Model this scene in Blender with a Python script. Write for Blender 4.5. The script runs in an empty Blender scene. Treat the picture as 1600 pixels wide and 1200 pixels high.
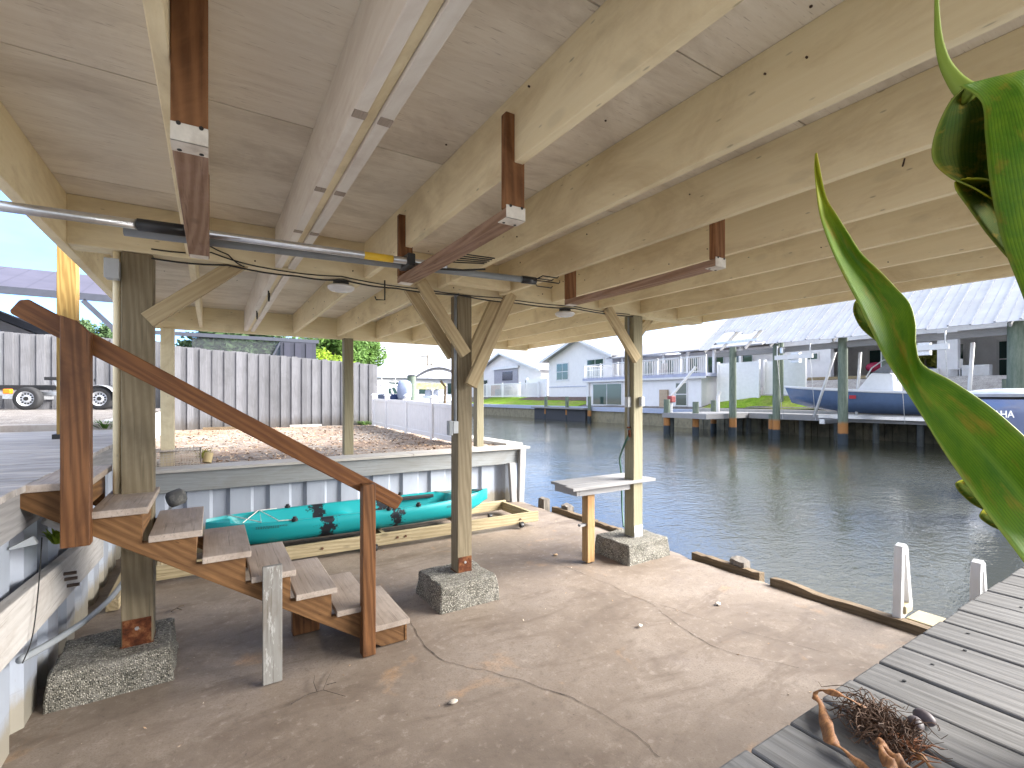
import bpy, bmesh, math, random
from mathutils import Vector, Matrix, noise
R = math.radians
sc = bpy.context.scene
col = sc.collection
random.seed(7)

# ------------------------------------------------------------------ camera, sky, sun, exposure
F, EYE, HY = 750.0, 1.8, 620.0                 # focal length and horizon in pixels of a 1600 px wide frame
YAW = math.atan2(470, 750)
SA, CA = math.sin(YAW), math.cos(YAW)
cd = bpy.data.cameras.new('camera'); cam = bpy.data.objects.new('camera', cd); col.objects.link(cam)
cam.location = (0, 0, EYE); cam.rotation_euler = (R(90), 0, -YAW)
cd.sensor_width = 36; cd.lens = F / 1600 * 36
cd.shift_y = (HY - 600) / 1600
cd.clip_start = 0.02; cd.clip_end = 3000
sc.camera = cam

SUN_EL, SUN_AZ = 26, 118                        # azimuth clockwise from +Y
w = bpy.data.worlds.new('World'); sc.world = w; w.use_nodes = True
nt = w.node_tree; nt.nodes.clear()
out = nt.nodes.new('ShaderNodeOutputWorld'); bg = nt.nodes.new('ShaderNodeBackground')
sky = nt.nodes.new('ShaderNodeTexSky'); sky.sky_type = 'NISHITA'; sky.sun_disc = False
sky.sun_elevation = R(SUN_EL); sky.sun_rotation = R(SUN_AZ); sky.air_density = 1.0; sky.dust_density = 0.6; sky.ozone_density = 1.5
tc = nt.nodes.new('ShaderNodeTexCoord')
mp = nt.nodes.new('ShaderNodeMapping'); mp.inputs['Scale'].default_value = (1, 1, 2.6)
nz = nt.nodes.new('ShaderNodeTexNoise'); nz.inputs['Scale'].default_value = 2.3; nz.inputs['Detail'].default_value = 9; nz.inputs['Roughness'].default_value = .58
rp = nt.nodes.new('ShaderNodeValToRGB'); rp.color_ramp.elements[0].position = .28; rp.color_ramp.elements[1].position = .54
nz2 = nt.nodes.new('ShaderNodeTexNoise'); nz2.inputs['Scale'].default_value = 5; nz2.inputs['Detail'].default_value = 6
rp2 = nt.nodes.new('ShaderNodeValToRGB')
rp2.color_ramp.elements[0].color = (1.15, 1.25, 1.38, 1); rp2.color_ramp.elements[1].color = (2.0, 2.04, 2.1, 1)
rp2.color_ramp.elements[0].position = .3; rp2.color_ramp.elements[1].position = .7
mx = nt.nodes.new('ShaderNodeMixRGB')
nt.links.new(tc.outputs['Generated'], mp.inputs[0]); nt.links.new(mp.outputs[0], nz.inputs[0]); nt.links.new(mp.outputs[0], nz2.inputs[0])
nt.links.new(nz.outputs[0], rp.inputs[0]); nt.links.new(nz2.outputs[0], rp2.inputs[0])
dp = nt.nodes.new('ShaderNodeVectorMath'); dp.operation = 'DOT_PRODUCT'; dp.inputs[1].default_value = (-.30, .90, .30)
cl = nt.nodes.new('ShaderNodeValToRGB'); cl.color_ramp.elements[0].position = .80; cl.color_ramp.elements[0].color = (1, 1, 1, 1); cl.color_ramp.elements[1].position = .96; cl.color_ramp.elements[1].color = (.22, .22, .22, 1)
clm = nt.nodes.new('ShaderNodeMath'); clm.operation = 'MULTIPLY'
nt.links.new(tc.outputs['Generated'], dp.inputs[0]); nt.links.new(dp.outputs['Value'], cl.inputs[0]); nt.links.new(cl.outputs[0], clm.inputs[0]); nt.links.new(rp.outputs[0], clm.inputs[1]); nt.links.new(clm.outputs[0], mx.inputs[0]); tint = nt.nodes.new('ShaderNodeMixRGB'); tint.blend_type = 'MULTIPLY'; tint.inputs[0].default_value = 1; tint.inputs[2].default_value = (.19, .33, .56, 1); nt.links.new(sky.outputs[0], tint.inputs[1]); nt.links.new(tint.outputs[0], mx.inputs[1]); nt.links.new(rp2.outputs[0], mx.inputs[2])
nt.links.new(mx.outputs[0], bg.inputs[0]); bg.inputs[1].default_value = 0.05
nt.links.new(bg.outputs[0], out.inputs[0])

sd = bpy.data.lights.new('sun', 'SUN'); sun = bpy.data.objects.new('sun', sd); col.objects.link(sun)
sd.energy = 1.2; sd.angle = R(50); sd.color = (1, .96, .9)
_a = R(SUN_AZ); _e = R(SUN_EL)
_dir = Vector((math.sin(_a) * math.cos(_e), math.cos(_a) * math.cos(_e), math.sin(_e)))
sun.rotation_euler = _dir.to_track_quat('Z', 'Y').to_euler()
sc.view_settings.view_transform = 'Standard'; sc.view_settings.look = 'None'
sc.view_settings.exposure = 4.55; sc.view_settings.gamma = 1
sc.cycles.max_bounces = 10; sc.cycles.diffuse_bounces = 7; sc.cycles.glossy_bounces = 4; sc.cycles.transparent_max_bounces = 12
sc.cycles.use_denoising = True
sc.cycles.caustics_reflective = True; sc.cycles.blur_glossy = 1.0; sc.cycles.sample_clamp_indirect = 6

# ------------------------------------------------------------------ pixel helpers: a pixel of the photograph to a point of the place
def pt(px, py, d):
    l = (px - 800) / F * d
    return Vector((d * SA + l * CA, d * CA - l * SA, EYE - (py - HY) / F * d))
def atX(px, py, X):
    return pt(px, py, X / (SA + (px - 800) / F * CA))
def atY(px, py, Y):
    return pt(px, py, Y / (CA - (px - 800) / F * SA))
def atZ(px, py, z):
    return pt(px, py, F * (EYE - z) / (py - HY))

# ------------------------------------------------------------------ materials
class M:
    def __init__(s, name):
        s.m = bpy.data.materials.new(name); s.m.use_nodes = True
        s.t = s.m.node_tree; s.t.nodes.clear()
        s.o = s.t.nodes.new('ShaderNodeOutputMaterial')
        s.b = s.t.nodes.new('ShaderNodeBsdfPrincipled'); s.t.links.new(s.b.outputs[0], s.o.inputs[0])
        s.k = None
    def link(s, a, b): s.t.links.new(a, b)
    def val(s, sock, v):
        if hasattr(v, 'is_linked') or hasattr(v, 'links'): s.link(v, sock)
        elif isinstance(v, (tuple, list)) and len(v) == 3 and sock.type == 'RGBA': sock.default_value = (*v, 1)
        else: sock.default_value = v
    def coord(s, scale=(1, 1, 1), rnd=True, kind='Object'):
        key = kind + str(rnd)
        if s.k is None: s.k = {}
        if key not in s.k:
            tc = s.t.nodes.new('ShaderNodeTexCoord'); v = tc.outputs[kind]
            if rnd:
                oi = s.t.nodes.new('ShaderNodeObjectInfo')
                mu = s.t.nodes.new('ShaderNodeMath'); mu.operation = 'MULTIPLY'; mu.inputs[1].default_value = 61.7
                s.link(oi.outputs['Random'], mu.inputs[0])
                ad = s.t.nodes.new('ShaderNodeVectorMath'); ad.operation = 'ADD'
                s.link(v, ad.inputs[0]); s.link(mu.outputs[0], ad.inputs[1]); v = ad.outputs[0]
            s.k[key] = v
        mp = s.t.nodes.new('ShaderNodeMapping'); mp.inputs['Scale'].default_value = scale
        s.link(s.k[key], mp.inputs[0]); return mp.outputs[0]
    def noise(s, vec, scale, detail=4, rough=.55, dist=0):
        n = s.t.nodes.new('ShaderNodeTexNoise'); s.link(vec, n.inputs['Vector'])
        n.inputs['Scale'].default_value = scale; n.inputs['Detail'].default_value = detail
        n.inputs['Roughness'].default_value = rough; n.inputs['Distortion'].default_value = dist
        return n.outputs[0]
    def voro(s, vec, scale, feat='F1', out='Distance', rand=1):
        n = s.t.nodes.new('ShaderNodeTexVoronoi'); n.feature = feat; s.link(vec, n.inputs['Vector'])
        n.inputs['Scale'].default_value = scale; n.inputs['Randomness'].default_value = rand
        return n.outputs[out]
    def wave(s, vec, scale, dist, detail=2, kind='BANDS', direction='X', dscale=1):
        n = s.t.nodes.new('ShaderNodeTexWave'); n.wave_type = kind; s.link(vec, n.inputs['Vector'])
        if kind == 'BANDS': n.bands_direction = direction
        n.inputs['Scale'].default_value = scale; n.inputs['Distortion'].default_value = dist; n.inputs['Detail'].default_value = detail
        n.inputs['Detail Scale'].default_value = dscale
        return n.outputs['Fac']
    def ramp(s, fac, stops):
        n = s.t.nodes.new('ShaderNodeValToRGB'); e = n.color_ramp.elements
        while len(e) < len(stops): e.new(.5)
        for i, (p, c) in enumerate(stops):
            e[i].position = p
            e[i].color = (c, c, c, 1) if isinstance(c, (int, float)) else (*c, 1)
        s.link(fac, n.inputs[0]); return n.outputs[0]
    def mix(s, fac, a, b, mode='MIX'):
        n = s.t.nodes.new('ShaderNodeMixRGB'); n.blend_type = mode
        s.val(n.inputs[0], fac); s.val(n.inputs[1], a); s.val(n.inputs[2], b); return n.outputs[0]
    def math(s, op, a, b=0):
        n = s.t.nodes.new('ShaderNodeMath'); n.operation = op; s.val(n.inputs[0], a); s.val(n.inputs[1], b); return n.outputs[0]
    def sep(s, vec):
        n = s.t.nodes.new('ShaderNodeSeparateXYZ'); s.link(vec, n.inputs[0]); return n.outputs
    def bump(s, h, strength=.3, dist=.01):
        n = s.t.nodes.new('ShaderNodeBump'); n.inputs['Strength'].default_value = strength; n.inputs['Distance'].default_value = dist
        s.link(h, n.inputs['Height'])
        if s.b.inputs['Normal'].links: s.link(s.b.inputs['Normal'].links[0].from_socket, n.inputs['Normal'])
        s.link(n.outputs[0], s.b.inputs['Normal'])
    def set(s, color=None, rough=None, metal=None, spec=None, **kw):
        if color is not None: s.val(s.b.inputs['Base Color'], color)
        if rough is not None: s.val(s.b.inputs['Roughness'], rough)
        if metal is not None: s.val(s.b.inputs['Metallic'], metal)
        if spec is not None: s.val(s.b.inputs['Specular IOR Level'], spec)
        for k, v in kw.items(): s.val(s.b.inputs[k.replace('_', ' ')], v)
        return s.m

def axs(axis, along, across):
    return tuple(along if 'xyz'[i] == axis else across for i in range(3))

def wood(name, c1, c2, axis='z', dark=None, rough=.75, stain=None, stain_amt=.5, knots=.0, fine=1.0, bump=.35, rings=.5, flake=None, flake_amt=.5, boards=0):
    m = M(name)
    g = m.noise(m.coord(axs(axis, 1.2, 26 * fine)), 1.6, 6, .65)
    ring = m.wave(m.coord(axs(axis, .55, 7 * fine)), 2.2, 5.5, 3, 'BANDS', 'DIAGONAL', 1.2)
    f = m.mix(rings, g, ring)
    c = m.mix(m.ramp(f, [(.25, 0.0), (.75, 1.0)]), c1, c2)
    if dark:
        dk = m.noise(m.coord(axs(axis, .8, 40 * fine)), 2.5, 4, .7)
        c = m.mix(m.ramp(dk, [(.56, 0.0), (.72, .8)]), c, dark)
    if stain:
        st = m.noise(m.coord(axs(axis, .7, 1.6)), 2.2, 7, .68, .6)
        c = m.mix(m.math('MULTIPLY', m.ramp(st, [(.47, 0.0), (.68, 1.0)]), stain_amt), c, stain)
    if knots:
        v = m.voro(m.coord(axs(axis, 2.2, 5)), 1.0)
        c = m.mix(m.ramp(v, [(.0, knots), (.09, knots), (.16, 0.0)]), c, tuple(x * .28 for x in c1))
    if flake:
        fl = m.noise(m.coord(axs(axis, 2, 9)), 3, 8, .75)
        c = m.mix(m.ramp(fl, [(.62 - .1 * flake_amt, 0.0), (.66 - .1 * flake_amt, 1.0)]), c, flake)
    if knots:
        v2 = m.voro(m.coord(axs(axis, 4, 13)), 1.3)
        c = m.mix(m.ramp(v2, [(.0, .6), (.05, .5), (.09, 0.0)]), c, tuple(x * .3 for x in c2))
    oi = m.t.nodes.new('ShaderNodeObjectInfo')
    c = m.mix(1, c, m.ramp(oi.outputs['Random'], [(.0, .84), (1, 1.0)]), 'MULTIPLY')
    if boards:
        wn = m.t.nodes.new('ShaderNodeTexWhiteNoise'); wn.noise_dimensions = '1D'
        m.link(m.math('FLOOR', m.math('DIVIDE', m.sep(m.coord(rnd=False))[0], boards)), wn.inputs['W'])
        c = m.mix(1, c, m.ramp(wn.outputs['Value'], [(0, .68), (1, 1.0)]), 'MULTIPLY')
        zz = m.sep(m.coord(rnd=False))[2]
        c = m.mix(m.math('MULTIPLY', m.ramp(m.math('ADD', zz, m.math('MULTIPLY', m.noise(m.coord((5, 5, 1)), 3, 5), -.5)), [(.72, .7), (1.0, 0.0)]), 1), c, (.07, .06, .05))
    m.set(c, rough, spec=.25)
    m.bump(f, bump, .004)
    return m.m

def plain(name, c, rough=.5, metal=0, var=.12, scale=6, spec=.4, bump=0, dirt=None, dirt_amt=.4):
    m = M(name)
    n = m.noise(m.coord(), scale, 6, .6)
    k = m.mix(m.ramp(n, [(.3, 0.0), (.7, 1.0)]), tuple(x * (1 - var) for x in c), tuple(min(1, x * (1 + var)) for x in c))
    if dirt:
        d = m.noise(m.coord((1, 1, .6)), scale * .6, 8, .7)
        k = m.mix(m.math('MULTIPLY', m.ramp(d, [(.48, 0.0), (.7, 1.0)]), dirt_amt), k, dirt)
    m.set(k, rough, metal, spec)
    if bump: m.bump(m.noise(m.coord(), scale * 12, 4), bump, .004)
    return m.m

CREAM1, CREAM2 = (.86, .765, .54), (.80, .69, .455)
CR_DIRT = (.46, .34, .18)
cream = {a: wood('cream_paint_' + a, CREAM1, CREAM2, a, rough=.6, stain=CR_DIRT, stain_amt=.5, knots=.14, rings=.12, bump=.15) for a in 'xyz'}
whitewash = wood('whitewash_y', (.84, .80, .74), (.76, .705, .64), 'y', rough=.6, stain=(.45, .35, .30), stain_amt=.4, rings=.15, bump=.15)
postwood = wood('weathered_cream_z', (.25, .205, .135), (.17, .137, .085), 'z', dark=(.10, .08, .05), stain=(.15, .12, .075), stain_amt=.75, rings=.35, bump=.4)
postpale = wood('pale_green_cream_z', (.29, .265, .18), (.225, .20, .13), 'z', dark=(.17, .15, .09), stain=(.21, .19, .12), stain_amt=.6, rings=.25, bump=.3)
bracewood = {a: wood('brace_wood_' + a, (.52, .42, .26), (.40, .31, .18), a, dark=(.25, .18, .1), stain=(.32, .24, .14), stain_amt=.5, knots=.5, rings=.3, bump=.3) for a in 'xz'}
brownst = {a: wood('brown_stain_' + a, (.185, .082, .032), (.10, .042, .016), a, dark=(.032, .014, .007), stain=(.06, .026, .012), stain_amt=.75, knots=.8, rings=.42, rough=.5, bump=.3) for a in 'xyz'}
redrack = wood('red_brown_y', (.34, .225, .155), (.235, .14, .09), 'y', dark=(.08, .035, .025), knots=.7, rings=.5, stain=(.45, .30, .26), stain_amt=.4)
redrackz = wood('red_brown_z', (.23, .105, .045), (.135, .058, .024), 'z', dark=(.07, .025, .012), knots=.6, rings=.5, stain=(.42, .21, .10), stain_amt=.5)
treadw = wood('tread_grey_y', (.42, .355, .30), (.32, .265, .22), 'y', dark=(.11, .085, .065), stain=(.21, .165, .13), stain_amt=.7, rings=.10, bump=.4)
riserw = wood('riser_y', (.24, .125, .05), (.15, .075, .03), 'y', dark=(.05, .025, .01), knots=.6, rings=.55)
stringw = wood('stringer_x', (.20, .102, .04), (.125, .06, .022), 'x', dark=(.05, .022, .009), knots=.8, rings=.45, stain=(.085, .042, .018), stain_amt=.7)
railw = wood('rail_x', (.21, .088, .028), (.13, .05, .016), 'x', dark=(.06, .02, .008), rings=.4, rough=.45, stain=(.10, .038, .016), stain_amt=.5)
pinew = wood('new_pine_z', (.27, .175, .055), (.19, .115, .032), 'z', dark=(.3, .17, .05), rings=.6, knots=.4)
greyw = {a: wood('grey_weathered_' + a, (.34, .335, .335), (.25, .245, .25), a, dark=(.13, .125, .125), stain=(.25, .245, .25), stain_amt=.5, rings=.3, bump=.6) for a in 'xyz'}
dockw = wood('dock_plank_y', (.175, .172, .17), (.125, .123, .122), 'y', dark=(.05, .048, .046), stain=(.095, .092, .09), stain_amt=.6, rings=.3, bump=.8)
deckw = wood('deck_plank_x', (.50, .465, .44), (.35, .325, .31), 'x', dark=(.10, .095, .095), fine=.35, stain=(.24, .23, .225), stain_amt=.75, rings=.3, bump=.5)
beamw = wood('treated_beam_x', (.42, .35, .22), (.31, .25, .145), 'x', dark=(.13, .09, .05), stain=(.24, .19, .11), stain_amt=.6, knots=.6, rings=.45)
beamy = wood('treated_beam_y', (.44, .36, .23), (.33, .26, .15), 'y', dark=(.13, .09, .05), stain=(.24, .19, .11), stain_amt=.5, knots=.6, rings=.45)
benchleg = wood('bench_leg_z', (.42, .27, .13), (.33, .195, .085), 'z', dark=(.15, .08, .03), stain=(.26, .12, .04), stain_amt=.7, rings=.3)
rotw = wood('rotten_timber_y', (.22, .16, .10), (.12, .085, .05), 'y', dark=(.04, .028, .018), stain=(.07, .05, .03), stain_amt=.8, rings=.3, bump=1)
propw = wood('peeling_grey_z', (.25, .242, .225), (.19, .182, .165), 'z', dark=(.08, .065, .05), stain=(.13, .095, .065), stain_amt=.7, flake=(.34, .335, .315), flake_amt=.6, rings=.2)
capw = wood('cap_grey_x', (.50, .48, .45), (.40, .38, .35), 'x', dark=(.2, .18, .16), stain=(.3, .27, .24), stain_amt=.5, rings=.25)
walew = wood('wale_grey_x', (.27, .285, .29), (.215, .225, .23), 'x', dark=(.12, .12, .12), stain=(.17, .16, .14), stain_amt=.5, rings=.2)
waley = wood('wale_white_y', (.56, .54, .52), (.46, .44, .42), 'y', dark=(.2, .17, .14), stain=(.27, .22, .18), stain_amt=.6, rings=.2)
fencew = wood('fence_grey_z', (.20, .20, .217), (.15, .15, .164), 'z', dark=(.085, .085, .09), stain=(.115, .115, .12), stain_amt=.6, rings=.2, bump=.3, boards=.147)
pilew = wood('green_piling_z', (.17, .21, .165), (.11, .145, .11), 'z', dark=(.05, .06, .05), stain=(.22, .245, .20), stain_amt=.5, rings=.1)

def ceiling_mat():
    m = M('ceiling_plywood')
    g = m.noise(m.coord((1.3, 16, 8)), 2.2, 7, .72)
    c = m.mix(m.ramp(g, [(.3, 0.0), (.72, 1.0)]), (.85, .80, .715), (.74, .675, .58))
    st = m.noise(m.coord((1, 1.8, 1)), 1.3, 8, .66, .5)
    c = m.mix(m.ramp(st, [(.46, 0.0), (.66, .6)]), c, (.44, .375, .30))
    lt = m.noise(m.coord((2, 7, 2)), 2.6, 6, .7)
    c = m.mix(m.ramp(lt, [(.58, 0.0), (.74, .35)]), c, (.84, .80, .76))
    sp = m.noise(m.coord((5, 60, 10)), 2.5, 3, .6)
    c = m.mix(m.ramp(sp, [(.62, 0.0), (.72, .5)]), c, (.30, .235, .185))
    m.set(c, .75, spec=.2); m.bump(g, .3, .004); return m.m
ceilm = ceiling_mat()

def slab_mat():
    m = M('slab_concrete')
    n1 = m.noise(m.coord(rnd=False), .8, 9, .62, .4)
    c = m.ramp(n1, [(.28, (.115, .089, .069)), (.5, (.19, .152, .12)), (.7, (.26, .217, .18))])
    n2 = m.noise(m.coord(rnd=False), 3.1, 8, .7)
    c = m.mix(m.ramp(n2, [(.55, 0.0), (.75, .5)]), c, (.32, .27, .228))
    n4 = m.noise(m.coord((.6, 1.6, 1), rnd=False), 1.7, 7, .7, 1)
    c = m.mix(m.ramp(n4, [(.5, 0.0), (.64, .75)]), c, (.115, .086, .065))
    n5 = m.noise(m.coord(rnd=False), 1.1, 5, .6, 1.5)
    c = m.mix(m.ramp(n5, [(.62, 0.0), (.72, .45)]), c, (.42, .24, .11))
    n3 = m.noise(m.coord(rnd=False), 85, 3, .7)
    c = m.mix(m.ramp(n3, [(.32, .9), (.50, 0.0)]), c, (.15, .115, .09))
    n6 = m.noise(m.coord(rnd=False), 14, 8, .75)
    c = m.mix(m.ramp(n6, [(.34, .45), (.45, 0.0)]), c, (.10, .078, .06))
    c = m.mix(m.ramp(n6, [(.56, 0.0), (.68, .45)]), c, (.35, .30, .255))
    v = m.voro(m.coord(rnd=False), 9)
    c = m.mix(m.ramp(v, [(.0, .75), (.035, .6), (.06, 0.0)]), c, (.08, .06, .05))
    m.set(c, m.ramp(n2, [(.3, .55), (.7, .85)]), spec=.3)
    m.bump(n3, .25, .003); m.bump(n2, .3, .012); return m.m
slabm = slab_mat()

def aggregate_mat():
    m = M('exposed_aggregate')
    v = m.voro(m.coord(), 105, out='Color'); d = m.voro(m.coord(), 105)
    s = m.sep(v)
    c = m.ramp(s[0], [(.0, (.06, .058, .05)), (.35, (.19, .18, .15)), (.7, (.32, .30, .25)), (1, (.55, .52, .45))])
    c = m.mix(m.ramp(d, [(.36, 0.0), (.66, .75)]), c, (.085, .08, .068))
    top = m.noise(m.coord(), 9, 6, .7)
    c = m.mix(m.ramp(top, [(.45, 0.0), (.7, .6)]), c, (.30, .285, .255))
    c = m.mix(m.ramp(m.noise(m.coord(), 4, 5), [(.6, 0.0), (.75, .5)]), c, (.05, .052, .045))
    m.set(c, .9, spec=.2); m.bump(m.ramp(d, [(0, 1.0), (.6, 0.0)]), .9, .012); return m.m
aggm = aggregate_mat()

def vinyl_sheet(name, axis):
    m = M(name)
    n = m.noise(m.coord((3, 3, .8), rnd=False), 2, 7, .65)
    c = m.mix(m.ramp(n, [(.4, 0.0), (.7, .6)]), (.34, .375, .44), (.27, .295, .35))
    z = m.sep(m.coord(rnd=False, kind='Object'))[2]
    nn = m.noise(m.coord((6, 6, 2), rnd=False), 2.5, 6, .7)
    lvl = m.math('ADD', z, m.math('MULTIPLY', nn, -.25))
    c = m.mix(m.ramp(lvl, [(-.1, .85), (.09, .0)]), c, (.24, .21, .15))
    ln = m.ramp(m.math('ABSOLUTE', m.math('SUBTRACT', z, .2)), [(0, .5), (.004, 0.0)])
    c = m.mix(ln, c, (.25, .25, .27))
    sp = m.noise(m.coord((30, 30, 9), rnd=False), 2, 3)
    c = m.mix(m.ramp(sp, [(.66, 0.0), (.72, .4)]), c, (.25, .24, .23))
    m.set(c, .35, spec=.45); return m.m
sheetm = vinyl_sheet('vinyl_sheet_pile', 'x')

def kayak_mat():
    m = M('teal_black_plastic')
    co = m.coord(rnd=False); x = m.sep(co)[0]
    n = m.math('SUBTRACT', m.noise(m.coord((3, 3, 3), rnd=False), 2.6, 8, .75), .5)
    mask = None
    for c0, hw in ((1.18, .085), (1.98, .065)):
        d = m.math('ABSOLUTE', m.math('SUBTRACT', m.math('ADD', x, m.math('MULTIPLY', n, .55)), c0))
        k = m.ramp(m.math('DIVIDE', d, hw * 2), [(.38, 1.0), (.54, 0.0)])
        mask = k if mask is None else m.mix(1, mask, k, 'LIGHTEN')
    c = m.mix(mask, (.008, .27, .29), (.010, .012, .018))
    m.set(c, .38, spec=.4); m.bump(m.noise(m.coord(), 90, 3), .08, .002); return m.m
kayakm = kayak_mat()
rubber = plain('black_plastic', (.018, .018, .02), .45)
cord_w = plain('white_cord', (.7, .68, .62), .8)
galv = plain('galvanised_steel', (.55, .56, .58), .38, .85, var=.2, scale=25)
alum = plain('brushed_aluminium', (.62, .63, .66), .3, .9, var=.1, scale=30)
pvc_grey = plain('grey_conduit', (.26, .28, .30), .5, 0, var=.12)
boxgrey = plain('grey_box', (.42, .44, .46), .45)
black = plain('black_cable', (.02, .02, .02), .6)
rackplate = plain('painted_bracket', (.68, .64, .58), .5, 0, var=.15, scale=20, dirt=(.3, .2, .14), dirt_amt=.4)
whitep = plain('white_plastic', (.64, .64, .65), .35, 0, var=.05, dirt=(.5, .45, .35), dirt_amt=.3)
creamp = plain('cream_plastic', (.42, .36, .23), .4, 0, var=.12, dirt=(.38, .30, .16), dirt_amt=.6)
rust_plate = None
def rust_mat():
    m = M('rusty_plate')
    n = m.noise(m.coord(), 14, 7, .7)
    c = m.ramp(n, [(.35, (.035, .012, .006)), (.5, (.10, .03, .012)), (.62, (.20, .085, .035)), (.72, (.42, .34, .24))])
    m.set(c, .85, spec=.2); m.bump(n, .4, .004); return m.m
rustm = rust_mat()
hosem = plain('green_hose', (.03, .10, .07), .5)
vinylw = plain('white_vinyl', (.76, .76, .78), .4, 0, var=.05)
def leaf_mat(name, c1, c2, c3, blotch, spec=.22):
    m = M(name)
    uv = m.coord(rnd=False, kind='UV'); s = m.sep(uv)
    st = m.wave(m.coord((30, .5, 1), rnd=False, kind='UV'), 2, 3, 3)
    big = m.noise(m.coord((1.2, 5, 1), rnd=False, kind='UV'), 2.2, 5, .6)
    c = m.mix(m.ramp(big, [(.35, 0.0), (.65, 1.0)]), c1, c2)
    vn = m.wave(m.coord((1, .06, 1), rnd=False, kind='UV'), 9, 1.2, 3)
    c = m.mix(m.ramp(vn, [(.0, .55), (.25, 0.0)]), c, tuple(x * .55 for x in c1))
    fl = m.noise(m.coord((60, 5, 1), rnd=False, kind='UV'), 3, 4, .7)
    c = m.mix(m.ramp(fl, [(.56, 0.0), (.72, .4)]), c, tuple(x * 1.7 for x in c2))
    mid = m.ramp(m.math('ABSOLUTE', m.math('SUBTRACT', s[0], .5)), [(0, .6), (.05, 0.0)])
    c = m.mix(mid, c, c2)
    edge = m.ramp(m.math('ABSOLUTE', m.math('SUBTRACT', s[0], .5)), [(.46, 0.0), (.5, .7)])
    c = m.mix(edge, c, c3)
    tip = m.ramp(s[1], [(.74, 0.0), (.9, .75), (.985, .9)])
    c = m.mix(tip, c, (.36, .36, .02))
    n = m.noise(m.coord((1, 2.5, 1), rnd=False, kind='UV'), 3, 6, .65)
    c = m.mix(m.math('MULTIPLY', m.ramp(n, [(.52, 0.0), (.70, 1.0)]), blotch), c, (.30, .19, .02))
    m.set(c, m.ramp(big, [(.3, .42), (.7, .6)]) if spec > .1 else .85, spec=spec, Transmission_Weight=0.0); m.bump(vn, .2, .001)
    m.b.inputs['Subsurface Weight'].default_value = .0
    tr = m.t.nodes.new('ShaderNodeBsdfTranslucent'); m.link(c, tr.inputs[0])
    ms = m.t.nodes.new('ShaderNodeMixShader'); ms.inputs[0].default_value = .18
    m.link(m.b.outputs[0], ms.inputs[1]); m.link(tr.outputs[0], ms.inputs[2]); m.link(ms.outputs[0], m.o.inputs[0])
    m.bump(st, .15, .002)
    return m.m
leafm = leaf_mat('leaf_green', (.06, .15, .005), (.14, .235, .010), (.26, .32, .05), .8)
leafdk = leaf_mat('leaf_underside', (.035, .075, .006), (.075, .09, .008), (.22, .25, .05), 1.0, .06)

def ground_mat(name, stops, scale, rough=.95, spots=None, bump=.5):
    m = M(name)
    n = m.noise(m.coord(rnd=False), scale, 10, .72)
    c = m.ramp(n, stops)
    if spots:
        v = m.noise(m.coord(rnd=False), scale * .22, 6, .6)
        c = m.mix(m.ramp(v, [(.46, 0.0), (.66, .65)]), c, spots)
    f = m.noise(m.coord(rnd=False), scale * 9, 5, .7)
    c = m.mix(m.ramp(f, [(.38, .6), (.52, 0.0)]), c, tuple(x * .35 for x in stops[0][1]))
    m.set(c, rough, spec=.15); m.bump(n, bump, .05); m.bump(f, bump, .01); return m.m
yardm = ground_mat('yard_litter', [(.3, (.15, .115, .09)), (.5, (.28, .235, .20)), (.7, (.43, .385, .345))], 3.2, spots=(.33, .20, .125))
pathm = ground_mat('pale_gravel', [(.3, (.12, .107, .10)), (.5, (.20, .183, .172)), (.7, (.29, .27, .26))], 6)
lawnm = ground_mat('lawn_grass', [(.3, (.12, .22, .012)), (.5, (.23, .37, .03)), (.7, (.34, .45, .06))], 1.6, spots=(.30, .26, .10))
gravm = ground_mat('gravel_bank', [(.3, (.32, .30, .29)), (.5, (.45, .43, .42)), (.7, (.58, .56, .55))], 3)
mulchm = ground_mat('mulch', [(.3, (.10, .07, .06)), (.5, (.17, .12, .10)), (.7, (.25, .18, .15))], 3)

def water_mat():
    m = M('canal_water')
    co = m.coord((1, 1, 1), rnd=False)
    n1 = m.noise(m.coord((.9, 1.5, 1), rnd=False), 3.2, 3, .55, .4)
    n2 = m.noise(m.coord((1.2, 2.2, 1), rnd=False), 9, 3, .55, .3)
    n0 = m.noise(m.coord((1, 1, 1), rnd=False), .35, 3, .5)
    big = m.ramp(n0, [(.35, .45), (.65, 1.0)])
    h = m.math('MULTIPLY', m.math('ADD', m.math('MULTIPLY', n1, .75), m.math('MULTIPLY', n2, .38)), big)
    m.set((.042, .044, .032), .01, spec=.5, IOR=1.65)
    m.bump(h, .36, .05); return m.m
waterm = water_mat()

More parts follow.
